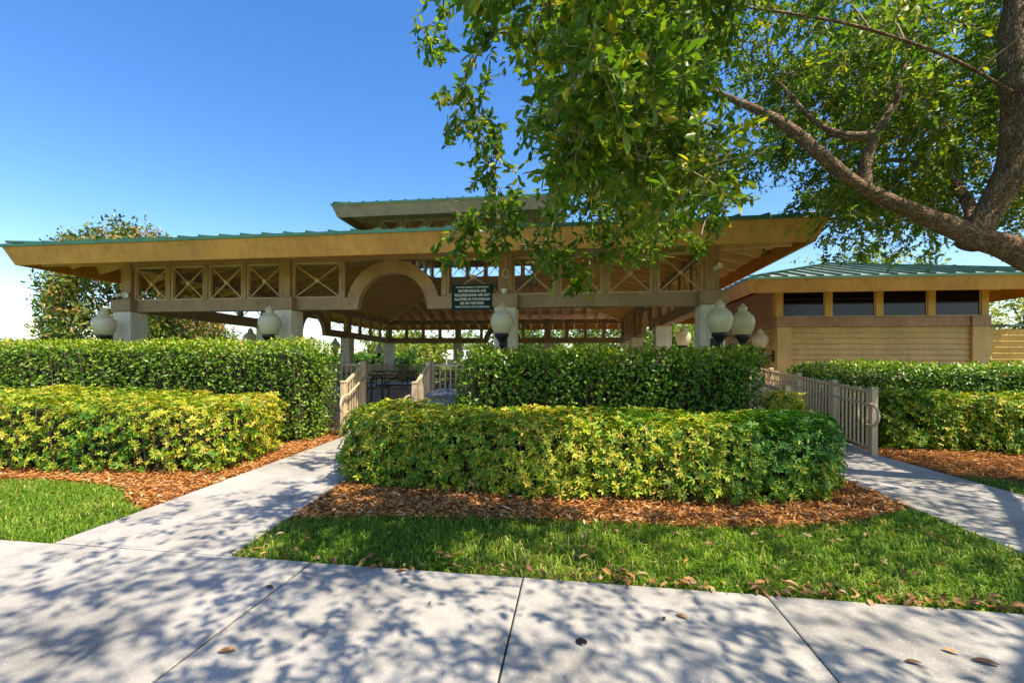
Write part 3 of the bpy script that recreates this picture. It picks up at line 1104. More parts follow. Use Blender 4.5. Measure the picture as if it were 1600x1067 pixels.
def hip_roof(root, ex, ey, ix, iy, z0, z1, deck_t=0.06, raf_d=0.36, raf_sp=0.6, rib_sp=0.45, fas_h=0.40, rake=0.14, centre_hole=True, raf_w=0.055, fas_mat='fascia', tag_ribs=True, sheet='metal'):
    """four sloping planes from the eave (ex, ey, z0) to the inner rectangle (ix, iy, z1) with deck, seams, rafters, fascia"""
    corners = [(-1, -1), (1, -1), (1, 1), (-1, 1)]
    for k in range(4):
        a = k * math.pi / 2
        E, Dp, I, Di = (ex, ey, ix, iy) if k % 2 == 0 else (ey, ex, iy, ix)
        # plane in local (u, -v): eave at v=Dp, inner at v=Di
        def P(u, t, dz=0.0):
            return (u, -(Dp + (Di - Dp) * t), z0 + (z1 - z0) * t + dz)

        def tmax(u):
            return 1.0 if abs(u) <= I else max(0.0, (E - abs(u)) / (E - I))
        I2 = max(I, 0.002)
        mb = MB()
        vs = [P(-E, 0), P(E, 0), P(I2, 1), P(-I2, 1)]
        lo = [P(-E, 0, -0.025), P(E, 0, -0.025), P(I2, 1, -0.025), P(-I2, 1, -0.025)]
        mb.add(vs + lo, [(0, 1, 2, 3), (7, 6, 5, 4), (0, 4, 5, 1)])
        part(mb, 'roof_sheet', sheet, a, root)
        mb = MB()
        vs = [P(-E + .02, 0.002, -0.03), P(E - .02, 0.002, -0.03), P(I2, 1, -0.03), P(-I2, 1, -0.03)]
        lo = [P(-E + .02, 0.002, -deck_t), P(E - .02, 0.002, -deck_t), P(I2, 1, -deck_t), P(-I2, 1, -deck_t)]
        mb.add(vs + lo, [(0, 1, 2, 3), (7, 6, 5, 4), (0, 4, 5, 1)])
        part(mb, 'roof_deck', 'deck', a, root)
        # standing seams
        u = -E + 0.12
        while u < E - 0.1:
            t1 = tmax(u)
            if t1 > 0.04:
                mb = MB().bar(P(u, 0.0, 0.024), P(u, t1 * 0.995, 0.024), 0.035, 0.055)
                part(mb, 'roof_seam', 'metal', a, root)
            u += rib_sp
        # rafters
        nr = int(2 * (E - 0.35) / raf_sp)
        for i in range(nr + 1):
            u = -(E - 0.35) + i * (2 * (E - 0.35) / nr)
            t1 = tmax(u) - 0.01
            t0 = 0.30 / (Dp - Di + 1e-6)
            if t1 - t0 < 0.06:
                continue
            mb = MB()
            dlo = -deck_t - raf_d
            w = raf_w / 2
            a0, a1 = P(u, t0, -deck_t - 0.001), P(u, t1, -deck_t - 0.001)
            tcut = t0 + 0.16 / (Dp - Di + 1e-6)
            b0, b1 = P(u, min(tcut, t1), dlo), P(u, t1, dlo)
            vs = []
            for s in (-w, w):
                for q in (a0, a1, b1, b0):
                    vs.append((q[0] + s, q[1], q[2]))
            mb.add(vs, [(0, 1, 2, 3), (7, 6, 5, 4), (0, 4, 5, 1), (1, 5, 6, 2), (2, 6, 7, 3), (3, 7, 4, 0)])
            part(mb, 'rafter', 'rafter', a, root)
        # hip rafter at the right end of this plane, and the ridge cap over it
        q0, q1 = Vector(P(E, 0.02)), Vector(P(I2, 1))
        dz = Vector((0, 0, -deck_t - raf_d / 2 - 0.03))
        q0b = q0.lerp(q1, 0.06)
        part(MB().bar(q0b + dz, q1 + dz, 0.11, raf_d + 0.06), 'hip_rafter', 'rafter', a, root)
        part(MB().bar(q0 + Vector((0, 0, 0.03)), q1 + Vector((0, 0, 0.03)), 0.14, 0.03), 'hip_cap', 'metal', a, root)
        # raked fascia board with a green drip edge
        t_ = 0.05
        zt, zb = z0 - 0.03, z0 - fas_h
        nb = max(2, int(round(2 * E / 4.2)))
        for q in range(nb):
            l0, l1 = -1 + 2 * q / nb, -1 + 2 * (q + 1) / nb
            g0, g1 = (0.002 if q else 0), (0.002 if q < nb - 1 else 0)
            vs = []
            for hw, y, z in ((E, -Dp, zt), (E - rake, -Dp + rake, zb), (E - rake - t_, -Dp + rake + t_, zb), (E - t_, -Dp + t_, zt)):
                vs += [(l0 * hw + g0, y, z), (l1 * hw - g1, y, z)]
            part(MB().add(vs, [(0, 2, 3, 1), (2, 4, 5, 3), (4, 6, 7, 5), (6, 0, 1, 7), (0, 6, 4, 2), (1, 3, 5, 7)]), 'fascia_board', fas_mat, a, root)
        o_ = 0.018
        vs = [(-E - o_, -Dp - o_, z0 + 0.012), (E + o_, -Dp - o_, z0 + 0.012), (E + o_, -Dp - o_, z0 - 0.05), (-E - o_, -Dp - o_, z0 - 0.05),
              (-E + .1, -Dp + .1, z0 + 0.03), (E - .1, -Dp + .1, z0 + 0.03), (E - .004, -Dp + .004 - .006, z0 - 0.052), (-E + .004, -Dp - .002, z0 - 0.052)]
        part(MB().add(vs, [(0, 3, 2, 1), (0, 1, 5, 4), (3, 7, 6, 2)]), 'drip_edge', 'metal', a, root)


hip_roof(pav, EX, EY, LNX, LNY, ZE, ZL)

# lantern
ZS0, ZS1, ZT0, ZT1 = 4.84, 5.33, 6.16, 6.42
for k in range(4):
    a = k * math.pi / 2
    L, d = (LNX, LNY) if k % 2 == 0 else (LNY, LNX)
    part(MB().box(-L - (0.1 if k % 2 == 0 else -0.1), L + (0.1 if k % 2 == 0 else -0.1), -d - 0.1, -d + 0.1, ZS0, ZS1, 0.005), 'lantern_sill_beam', 'trim', a, pav)
    part(MB().box(-L - (0.1 if k % 2 == 0 else -0.1), L + (0.1 if k % 2 == 0 else -0.1), -d - 0.1, -d + 0.1, ZT0, ZT1, 0.005), 'lantern_header', 'trim', a, pav)
    n = 6
    wp = 0.12
    for i in range(n + 1):
        u = -L + i * 2 * L / n
        if i < n:
            part(MB().box(u - wp / 2, u + wp / 2, -d - wp / 2, -d + wp / 2, ZS1, ZT0, 0.004), 'lantern_post', 'trim', a, pav)
            cross_panel(pav, a, u + wp / 2, u + 2 * L / n - wp / 2, d, ZS1 + 0.002, ZT0 - 0.002)
hip_roof(pav, LNX + 1.08, LNY + 1.08, 0.02, 0.27, 6.38, 7.28, raf_d=0.18, raf_sp=0.65, fas_h=0.38, rake=0.13, fas_mat='trim')

# unseen pale slab added behind the pavilion to bounce sun onto its ceiling
struct(MB().box(PX - 9.5, PX + 9.5, PY + LY + 0.42, 30.6, -0.04, 0.02, 0.01).build('bounce_slab', 'concrete'))

# steps at the entry
steps = empty('entry_steps', (PX + 0.2, 8.85, 0))
tag(steps, 'short flight of concrete steps up to the pavilion arch', 'steps')
for k in range(3):
    MB().box(-0.69, 0.69, -0.8 + k * 0.28, 0.0 - 0.001 * k, ZF / 3 * k + (0.001 if k else -0.02), ZF / 3 * (k + 1) - (0.004 if k == 2 else 0), 0.012).build('step', 'floor', steps)

# ------------------------------------------------------------------ railings
post_me = {}


def railing(name, label, pts, picket_sp=0.115, height=1.04, rail_side=None, loops=(), group=None, posts=None, joined=False, foot=0.09, handrail_h=0.82):
    """pts: foot points of the posts along the rail. rail_side: normal on which a round handrail runs"""
    base = Vector(pts[0])
    root = empty(name, base)
    tag(root, label, 'railing', group)
    P_ = [Vector(p_) - base for p_ in pts]
    if 'p' not in post_me:
        mb = MB().box(-0.045, 0.045, -0.045, 0.045, -0.03, height + 0.02, 0.006)
        post_me['p'] = mb.mesh('post', 'rail')
        cb = MB().box(-0.056, 0.056, -0.056, 0.056, height + 0.021, height + 0.04, 0.006)
        cb.box(-0.04, 0.04, -0.04, 0.04, height + 0.041, height + 0.055, 0.004)
        post_me['c'] = cb.mesh('post_cap', 'rail')
        post_me['k'] = MB().box(-0.0125, 0.0125, -0.0125, 0.0125, 0, 1).mesh('picket', 'rail')
    for p_ in P_:
        o = place('post', post_me['p'], root, p_)
        place('post_cap', post_me['c'], o)
    pk = MB()
    for a, b_ in zip(P_[:-1], P_[1:]):
        d = (b_ - a)
        hd = Vector((d.x, d.y, 0)).normalized()
        L = Vector((d.x, d.y, 0)).length
        sl = d.z / L
        s0, s1 = a + hd * 0.046 + Vector((0, 0, sl * 0.046)), b_ - hd * 0.046 - Vector((0, 0, sl * 0.046))
        up = Vector((0, 0, 1))
        MB().bar(s0 + up * (height - 0.03), s1 + up * (height - 0.03), 0.055, 0.045).build('top_rail', 'rail', root)
        MB().bar(s0 + up * foot, s1 + up * foot, 0.04, 0.035).build('bottom_rail', 'rail', root)
        n = max(1, int(round((L - 0.09) / picket_sp)) - 1)
        for i in range(n):
            t = (i + 1) / (n + 1)
            q = s0.lerp(s1, t)
            z0, z1 = foot + 0.017, height - 0.052
            if joined:
                pk.box(q.x - 0.012, q.x + 0.012, q.y - 0.012, q.y + 0.012, q.z + z0, q.z + z1)
            else:
                o = place('picket', post_me['k'], root, q + up * z0)
                o.scale = (1, 1, z1 - z0)
                o.rotation_euler = (0, 0, math.atan2(hd.y, hd.x))
    if joined:
        o = pk.build('pickets', 'rail', root)
        o['kind'] = 'stuff'
    if rail_side is not None:
        sd = Vector(rail_side).normalized() * 0.10
        path = [p_ + sd + Vector((0, 0, handrail_h)) for p_ in P_]
        if 'start' in loops:
            d = (P_[1] - P_[0])
            hd = Vector((d.x, d.y, 0)).normalized()
            p0 = path[0]
            ext = []
            r_ = 0.17
            for i in range(0, 9):
                an = math.pi * i / 8
                ext.append(p0 - hd * (0.12 + r_ * math.sin(an)) + Vector((0, 0, -r_ + r_ * math.cos(an))))
            ext.append(p0 + hd * 0.0 + Vector((0, 0, -2 * r_)))
            ext.append(p0 + hd * 0.03 - sd * 0.6 + Vector((0, 0, -2 * r_)))
            path = ext[::-1] + path
        MB().tube(path, 0.021, 10).build('handrail', 'rail', root, smooth=True)
        for p_ in P_:
            MB().tube([p_ + Vector((0, 0, handrail_h - 0.05)), p_ + sd + Vector((0, 0, handrail_h - 0.045)), p_ + sd + Vector((0, 0, handrail_h - 0.015))], 0.008, 6).build('handrail_bracket', 'rail', root)
    return root


SXL, SXR = PX - 0.52, PX + 0.92
railing('stair_railing', 'beige picket railing with curled handrail on the tall lit hedge side of steps', [(SXL, 8.05, 0.0), (SXL, 8.86, ZF)], 0.105, rail_side=(1, 0, 0), loops=('start',), group='railings at the entry steps')
railing('stair_railing', 'beige picket railing of the steps beside the grey bin', [(SXR, 8.05, 0.0), (SXR, 8.86, ZF)], 0.105, rail_side=(-1, 0, 0), loops=('start',), group='railings at the entry steps')
railing('guard_railing', 'level beige guard railing joining the lit hedge end to the steps', [(SXL - 0.05, 8.99, ZF), (PX - MX + 0.3, 8.99, ZF)], group='guard railings of the pavilion')
railing('guard_railing', 'level beige guard railing behind the grey bin', [(SXR + 0.05, 8.99, ZF), (PX + MX - 0.3, 8.99, ZF)], group='guard railings of the pavilion')
yb = PY + LY + 0.2
for x0, x1, lb in ((-LX + .3, -MX - .3, 'far beige guard railing behind the tables at the back corner of the pavilion'),
                   (-MX + .3, -1.0, 'far beige guard railing seen between the step railings'),
                   (1.0, MX - .3, 'far guard railing beyond the back arch'), (MX + .3, LX - .3, 'far guard railing hidden mostly by the tall centre hedge')):
    n = 2 if x1 - x0 > 2.5 else 1
    railing('guard_railing', lb, [(PX + x0 + (x1 - x0) * i / n, yb, ZF) for i in range(n + 1)], joined=True, group='guard railings of the pavilion')
xl = PX - LX - 0.05
for y0, y1, lb in ((MY + .3, LY - .3, 'guard railing along the far magnolia side of the pavilion'), (1.0, MY - .3, 'short guard railing on the magnolia side past the side arch')):
    n = 2 if y1 - y0 > 2.5 else 1
    railing('guard_railing', lb, [(xl, PY + y0 + (y1 - y0) * i / n, ZF) for i in range(n + 1)], joined=True, group='guard railings of the pavilion')

# ramp and its railings
ramp_o = MB()
RY0, RY1 = 7.80, 12.9
ramp_o.add([(3.42, RY0, -0.02), (4.88, RY0, -0.02), (4.88, RY1, -0.02), (3.42, RY1, -0.02), (3.42, RY0, 0.003), (4.88, RY0, 0.003), (4.88, RY1, ZF), (3.42, RY1, ZF)],
           [(0, 3, 2, 1), (4, 5, 6, 7), (0, 1, 5, 4), (1, 2, 6, 5), (2, 3, 7, 6), (3, 0, 4, 7)])
ramp_o.box(2.98, 4.88, RY1 + 0.002, RY1 + 1.7, -0.02, ZF - 0.003)
struct(ramp_o.build('ramp', 'concrete'))


def rz(y):
    return ZF * min(1, max(0, (y - RY0) / (RY1 - RY0)))


railing('ramp_railing', 'long beige ramp railing with end loop before the yellow green hedge', [(4.80, y, rz(y)) for y in (7.86, 8.95, 10.25, 11.6, 12.85)], rail_side=(-1, 0, 0), loops=('start',), group='railings along the ramp')
railing('ramp_railing', 'ramp railing on the pavilion side behind the front hedge end', [(3.50, y, rz(y)) for y in (7.86, 8.95, 10.25, 11.6, 12.85)], rail_side=(1, 0, 0), loops=('start',), group='railings along the ramp')

# ------------------------------------------------------------------ wall lamps
gl = MB()
prof = [(0.115, 0.0), (0.150, 0.03), (0.185, 0.09), (0.213, 0.17), (0.226, 0.25), (0.222, 0.31), (0.200, 0.37), (0.165, 0.405), (0.135, 0.42), (0.130, 0.435)]
gl.lathe(prof, 28)
globe_me = gl.mesh('globe', 'globe', True)
cap_l = MB().lathe([(0.138, 0.430), (0.140, 0.445), (0.098, 0.458), (0.085, 0.475), (0.082, 0.53), (0.096, 0.536), (0.098, 0.55), (0.070, 0.556), (0.055, 0.585), (0.030, 0.60), (0.024, 0.625), (0.004, 0.632)], 24)
finial_me = cap_l.mesh('finial', 'globe', True)
fit = MB().lathe([(0.045, -0.24), (0.06, -0.22), (0.05, -0.18), (0.07, -0.13), (0.10, -0.09), (0.135, -0.05), (0.142, -0.02), (0.142, 0.012), (0.125, 0.02)], 20)
fit_me = fit.mesh('fitter', 'black', True)
arm_b = MB()
arm_b.tube([(0, 0, -0.22), (0, 0.02, -0.27), (0, 0.08, -0.31), (0, 0.17, -0.31), (0, 0.25, -0.26), (0, 0.31, -0.22), (0, 0.355, -0.22)], [0.026, 0.026, 0.024, 0.022, 0.022, 0.025, 0.03], 8)
arm_b.tube([(0, 0.34, -0.34), (0, 0.26, -0.30), (0, 0.19, -0.24), (0, 0.16, -0.18), (0, 0.19, -0.15), (0, 0.22, -0.17)], [0.016, 0.015, 0.013, 0.012, 0.011, 0.008], 6)
arm_me = arm_b.mesh('arm', 'black', True)
plate_me = MB().box(-0.055, 0.055, 0.352, 0.385, -0.42, -0.06, 0.012).mesh('wall_plate', 'black')


def wall_lamp(loc, rz_, label):
    """loc: wall point level with the globe foot; the lamp stands out along local -y"""
    root = empty('wall_lamp', loc, rz_)
    tag(root, label, 'lamp', 'acorn globe lamps on the columns')
    off = (0, -0.385, 0)
    g = place('globe', globe_me, root, off)
    place('finial', finial_me, g)
    place('fitter', fit_me, root, off)
    place('arm', arm_me, root, off)
    place('wall_plate', plate_me, root, off)


ZLAMP = 2.02
fy = PY - LY - 0.225
wall_lamp((PX - LX, fy, ZLAMP), 0, 'globe lamp on the pier at the magnolia corner of the pavilion')
wall_lamp((PX - MX, fy, ZLAMP), 0, 'globe lamp on the front pier next to the entry arch')
wall_lamp((PX + MX, fy, ZLAMP), 0, 'globe lamp on the pier below the hanging sign')
wall_lamp((PX + LX, fy, ZLAMP), 0, 'largest globe lamp, on the front pier nearest the ramp')
wall_lamp((PX + LX + 0.225, PY - LY + 0.0, ZLAMP), R(90), 'globe lamp just behind the largest one on the ramp side of the pier')
wall_lamp((PX + LX + 0.225, PY - MY, ZLAMP), R(90), 'globe lamp on the second pier of the ramp side')
wall_lamp((PX + LX + 0.225, PY + LY, ZLAMP), R(90), 'small distant globe lamp at the far ramp side corner of the pavilion')
wall_lamp((PX - LX - 0.225, PY - MY, ZLAMP), R(-90), 'globe lamp on the magnolia side pier, partly behind the front pier')
wall_lamp((PX - LX - 0.225, PY + MY, ZLAMP), R(-90), 'globe lamp outside the third pier of the magnolia side')
wall_lamp((PX - LX - 0.225, PY + LY, ZLAMP), R(-90), 'small distant globe lamp at the far magnolia corner, seen above the steps')
wall_lamp((6.08, 14.52, ZLAMP - 0.05), R(-90), 'globe lamp on the side wall of the tan siding building')


# flood lights and cable ring
def flood(loc, aim, label):
    root = empty('flood_light', loc)
    tag(root, label, 'light fixture', 'white flood lights on the pavilion posts')
    q = Vector(aim).normalized().to_track_quat('Z', 'Y').to_euler()
    h = MB().lathe([(0.022, -0.075), (0.034, -0.06), (0.040, -0.01), (0.058, 0.045), (0.060, 0.06), (0.052, 0.062), (0.045, 0.05), (0.01, 0.045)], 16).build('head', 'white', root, Vector(aim).normalized() * 0.07, q, True)
    MB().lathe([(0.048, 0.0), (0.048, 0.02), (0.02, 0.03)], 14).build('base', 'white', root, (0, 0, 0), (R(90), 0, 0), True)
    MB().tube([(0, -0.02, 0), (0, -0.05, 0.0), Vector(aim).normalized() * 0.02 + Vector((0, -0.05, 0))], 0.012, 6).build('knuckle', 'white', root)


flood((PX - LX - 0.07, PY - LY - 0.145, 3.02), (-0.5, -0.7, -0.25), 'white flood light on the post above the magnolia corner pier')
flood((PX - LX + 0.06, PY - LY - 0.145, 3.02), (0.5, -0.8, -0.25), 'white flood light beside the other one above the magnolia corner pier')
flood((PX + LX + 0.06, PY - LY - 0.145, 3.33), (0.35, -0.8, 0.15), 'white flood light high on the post nearest the ramp')
cup = empty('junction_cup', (PX + MX - 0.02, PY - LY - 0.19, ZB1 + 0.008))
tag(cup, 'white cup shaped fixture standing on the column cap beside the sign', 'light fixture')
MB().lathe([(0.045, 0.0), (0.055, 0.02), (0.07, 0.09), (0.072, 0.10), (0.062, 0.10), (0.05, 0.03)], 18).build('cup', 'white', cup, smooth=True)
MB().lathe([(0.05, -0.002), (0.05, 0.0)], 14).build('rim', 'white', cup, (0, 0, 0.003))
ring = empty('cable_ring', (PX + MX, PY - LY - 0.15, 3.32))
tag(ring, 'white coil of cable hung on the post above the column beside the sign', 'cable')
MB().tube([(0.06 * math.cos(6.2832 * k / 20), 0, 0.09 * math.sin(6.2832 * k / 20)) for k in range(21)], 0.010, 6, False).build('coil', 'white', ring, smooth=True)
MB().tube([(0.0, 0.005, 0.085), (0.012, 0.01, 0.2), (-0.01, 0.01, 0.33)], 0.006, 6).build('lead', 'white', ring)

# ------------------------------------------------------------------ sign
sign = empty('notice_sign', (PX + 1.79, PY - LY - 0.125, 2.57))
tag(sign, 'dark green notice board with white lettering hung from the pavilion beam', 'sign')
MB().box(-0.445, 0.445, -0.012, 0.012, 0, 0.53, 0.004).build('board', 'sign', sign)
for sx in (-0.3, 0.3):
    MB().box(sx - 0.02, sx + 0.02, 0.013, 0.03, 0.05, 0.48).build('bracket', 'steel', sign)
LINES = [('TO AVOID DAMAGE TO THE PAVILION', 0.046, 0.458, 0.70), ('SKATEBOARDING AND', 0.074, 0.371, 0.60), ('ROLLERBLADING ARE NOT', 0.074, 0.284, 0.76),
         ('ALLOWED IN THE PAVILION', 0.074, 0.197, 0.76), ('OR ON THE STEPS.', 0.074, 0.112, 0.52), ('THANK YOU FOR YOUR COOPERATION', 0.046, 0.045, 0.74)]
for txt, size, z, wd in LINES:
    cu = bpy.data.curves.new('lettering', 'FONT')
    cu.body = txt
    cu.size = size
    cu.align_x = 'CENTER'
    cu.offset = size * 0.028
    cu.space_character = 1.05
    cu.extrude = 0.0015
    tmp = bpy.data.objects.new('tmp_text', cu)
    COL.objects.link(tmp)
    bpy.context.view_layer.update()
    me = bpy.data.meshes.new_from_object(tmp)
    bpy.data.objects.remove(tmp)
    me.materials.clear()
    me.materials.append(M['letters'])
    xs = [v_.co.x for v_ in me.vertices]
    k = wd / (max(xs) - min(xs))
    for v_ in me.vertices:
        v_.co.x *= k
    me.name = 'lettering'
    place('lettering', me, sign, (0, -0.0145, z), (R(90), 0, 0))

# ------------------------------------------------------------------ litter bin
bin_ = empty('litter_bin', (-2.33, 7.95, 0))
tag(bin_, 'grey blue square litter bin with domed lid beside the steps', 'bin')
mbn = MB()
vs = []
for z, w in ((0.0, 0.235), (0.06, 0.25), (0.80, 0.275), (0.83, 0.28)):
    vs += [(-w, -w, z), (w, -w, z), (w, w, z), (-w, w, z)]
fs = [(0, 3, 2, 1), (12, 13, 14, 15)]
for r_ in range(3):
    for k in range(4):
        k2 = (k + 1) % 4
        fs.append((r_ * 4 + k, r_ * 4 + k2, r_ * 4 + 4 + k2, r_ * 4 + 4 + k))
mbn.add(vs, fs).build('body', 'bin', bin_)
mbl = MB()
vs = []
for z, w in ((0.832, 0.295), (0.875, 0.30), (0.93, 0.24), (0.965, 0.13)):
    vs += [(-w, -w, z), (w, -w, z), (w, w, z), (-w, w, z)]
mbl.add(vs, fs).build('lid', 'bin', bin_)
MB().box(-0.13, 0.13, -0.305, -0.29, 0.845, 0.868).build('flap', 'steel', bin_)


# ------------------------------------------------------------------ picnic tables
def picnic_parts():
    out = []
    for i in range(5):
        y = -0.30 + i * 0.15
        out.append(('table_board', MB().box(-0.95, 0.95, y - 0.068, y + 0.068, 0.715, 0.755, 0.006).mesh('table_board', 'table_wood')))
    for s in (-1, 1):
        for k in range(2):
            y = s * (0.66 + k * 0.15)
            out.append(('seat_board', MB().box(-0.95, 0.95, y - 0.068, y + 0.068, 0.415, 0.455, 0.006).mesh('seat_board', 'table_wood')))
    for sx in (-0.68, 0.68):
        for s in (-1, 1):
            pts = [(sx, 0.0, 0.70), (sx, s * 0.26, 0.70), (sx, s * 0.33, 0.64), (sx, s * 0.36, 0.45), (sx, s * 0.34, 0.20), (sx, s * 0.40, 0.06), (sx, s * 0.52, 0.022), (sx, s * 0.70, 0.03), (sx, s * 0.80, 0.09), (sx, s * 0.82, 0.25), (sx, s * 0.80, 0.402)]
            out.append(('leg', MB().tube(pts, 0.024, 8).mesh('leg', 'steel', True)))
        out.append(('crossbar', MB().tube([(sx, -0.8, 0.395), (sx, 0.8, 0.395)], 0.02, 8).mesh('crossbar', 'steel', True)))
    for s in (-1, 1):
        out.append(('brace', MB().tube([(s * 0.66, 0, 0.40), (s * 0.12, 0, 0.70)], 0.016, 8).mesh('brace', 'steel', True)))
    return out


pp = picnic_parts()
for (x, y, r_, lb) in ((PX - 0.6, 11.2, 2, 'dark picnic table nearest the steps with curved tube legs'),
                       (PX + 1.9, 11.9, -3, 'dark picnic table standing behind the tall centre hedge'),
                       (PX - 3.2, 12.4, 4, 'dark picnic table behind the tall lit hedge end'),
                       (PX + 0.4, 15.2, 0, 'picnic table in the middle of the pavilion floor'),
                       (PX + 3.2, 16.2, 5, 'picnic table in the middle of the floor toward the ramp side'),
                       (PX - 3.4, 17.5, -4, 'picnic table in the middle toward the magnolia side'),
                       (PX + 1.2, 20.3, 2, 'far picnic table before the back arch'),
                       (PX - 2.2, 21.2, -2, 'far picnic table at the back guard railing')):
    t = empty('picnic_table', (x, y, ZF + 0.002), R(r_))
    tag(t, lb, 'table', 'picnic tables under the pavilion roof')
    for nm, me in pp:
        place(nm, me, t)

# ------------------------------------------------------------------ siding building
BX, BY, BHX, BHY = 8.90, 17.8, 2.80, 3.50
bld = empty('siding_building', (BX, BY, 0))
tag(bld, 'low tan siding building with four dark high windows and green hip roof', 'building')
MB().box(-BHX + 0.12, BHX - 0.12, -BHY + 0.13, BHY - 0.12, 0, 2.6).build('wall_core', 'siding', bld)
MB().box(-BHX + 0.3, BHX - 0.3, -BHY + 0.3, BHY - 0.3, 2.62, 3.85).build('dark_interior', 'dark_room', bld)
pil_me = MB().box(-0.21, 0.21, -0.21, 0.21, 0, 2.61, 0.01).mesh('corner_pier', 'siding')
pcap_me = MB().box(-0.24, 0.24, -0.24, 0.24, 2.611, 2.90, 0.008).mesh('pier_cap', 'trim')
for sx in (-1, 1):
    for sy in (-1, 1):
        p_ = place('corner_pier', pil_me, bld, (sx * (BHX - 0.2), sy * (BHY - 0.2), 0))
        place('pier_cap', pcap_me, p_)


def board_mesh(L, h=0.165):
    return MB().add([(-L, -0.052, 0), (L, -0.052, 0), (L, 0.0, h), (-L, 0.0, h), (-L, 0.012, 0), (L, 0.012, 0), (L, 0.012, h), (-L, 0.012, h)],
                    [(0, 1, 2, 3), (0, 4, 5, 1), (3, 2, 6, 7), (0, 3, 7, 4), (1, 5, 6, 2)]).mesh('siding_board', 'siding')


bf, bs = board_mesh(BHX - 0.412), board_mesh(BHY - 0.412)
for i in range(16):
    z = 0.0 + i * 0.163
    hh = min(0.165, 2.609 - z) / 0.165
    for a, me, d in ((0, bf, BHY - 0.11), (math.pi, bf, BHY - 0.11), (math.pi / 2, bs, BHX - 0.11), (-math.pi / 2, bs, BHX - 0.11)):
        o = place('siding_board', me, bld, Matrix.Rotation(a, 3, 'Z') @ Vector((0, -d, z)), (0, 0, a))
        o.scale = (1, 1, hh)
for k in range(4):
    a = k * math.pi / 2
    L, d = (BHX, BHY) if k % 2 == 0 else (BHY, BHX)
    part(MB().box(-L + 0.442, L - 0.442, -d + 0.02, -d + 0.2, 2.612, 2.895, 0.005), 'sill_band', 'trim', a, bld)
    part(MB().box(-L + (0.02 if k % 2 == 0 else 0.23), L - (0.02 if k % 2 == 0 else 0.23), -d + 0.03, -d + 0.22, 3.69, 3.88, 0.005), 'header_beam', 'trim', a, bld)
    if k == 0:
        edges = [-L + 0.06 + i * ((2 * L - 0.12) / 4) for i in range(5)]
        for i in range(5):
            part(MB().box(edges[i] - 0.09, edges[i] + 0.09, -d + 0.03, -d + 0.21, 2.905, 3.689, 0.004), 'window_post', 'siding', a, bld)
        for i in range(4):
            u0, u1 = edges[i] + 0.092, edges[i + 1] - 0.092
            w = MB()
            e = 0.03
            w.box(u0, u1, -d + 0.06, -d + 0.12, 2.906, 2.906 + e).box(u0, u1, -d + 0.06, -d + 0.12, 3.688 - e, 3.688)
            w.box(u0, u0 + e, -d + 0.06, -d + 0.12, 2.906 + e, 3.688 - e).box(u1 - e, u1, -d + 0.06, -d + 0.12, 2.906 + e, 3.688 - e)
            wo_ = part(w, 'window', 'panel', a, bld)
            MB().box(u0 + e, u1 - e, -d + 0.085, -d + 0.09, 2.906 + e, 3.688 - e).build('pane', 'glass', wo_)
            if i < 2:
                for z in (3.12, 3.44):
                    MB().box(u0 + e, u1 - e, -d + 0.078, -d + 0.084, z, z + 0.012).build('glazing_bar', 'steel', wo_)
    else:
        part(MB().box(-L + 0.24, L - 0.24, -d + 0.05, -d + 0.15, 2.896, 3.689), 'upper_boarding', 'trim', a, bld)
# side entrance facing the pavilion; near-black slab paints the shade of its recess
MB().box(-BHX - 0.002 + 0.06, -BHX + 0.104, -2.2, -1.1, 0.02, 2.15).build('door', 'dark_room', bld)
MB().box(-BHX + 0.03, -BHX + 0.102, -2.3, -2.201, 0.0, 2.25).build('door_jamb', 'trim', bld)
MB().box(-BHX + 0.03, -BHX + 0.102, -1.099, -1.0, 0.0, 2.25).build('door_jamb', 'trim', bld)
hip_roof(bld, BHX + 1.35, BHY + 1.35, 0.02, 0.70, 3.86, 5.08, fas_h=0.40, raf_d=0.2, raf_sp=0.6, sheet='metal_sheen')
fn = empty('louvre_fence', (12.05, 14.75, 0))
tag(fn, 'tan slatted screen fence with green cap at the end of the siding building', 'fence')
for x in (0.0, 1.6, 3.2):
    MB().box(x - 0.06, x + 0.06, -0.06, 0.06, 0, 2.62, 0.005).build('post', 'siding', fn)
for q in (0.0, 1.6):
    for i in range(14):
        z = 0.12 + i * 0.175
        MB().bar((q + 0.062, 0, z + .08), (q + 1.538, 0, z + .08), 0.03, 0.155, (0, -0.35, 1)).build('slat', 'siding', fn)
MB().box(-0.08, 3.3, -0.09, 0.09, 2.622, 2.68, 0.005).build('cap_rail', 'metal', fn)


# ------------------------------------------------------------------ the oak over the walk
oak = empty('oak_tree', (6.7, 5.7, 0))
tag(oak, 'large spreading oak tree with forked limb reaching over the walk', 'tree')
OB = np.array([6.7, 5.7, 0.0])


def spline(pts, n):
    pts = np.array(pts, float)
    m = len(pts)
    out = []
    for i in range(m - 1):
        p0, p1, p2, p3 = pts[max(i - 1, 0)], pts[i], pts[i + 1], pts[min(i + 2, m - 1)]
        for t in np.linspace(0, 1, n, endpoint=False):
            out.append(0.5 * (2 * p1 + (p2 - p0) * t + (2 * p0 - 5 * p1 + 4 * p2 - p3) * t * t + (3 * p1 - p0 - 3 * p2 + p3) * t ** 3))
    out.append(pts[-1])
    return np.array(out)


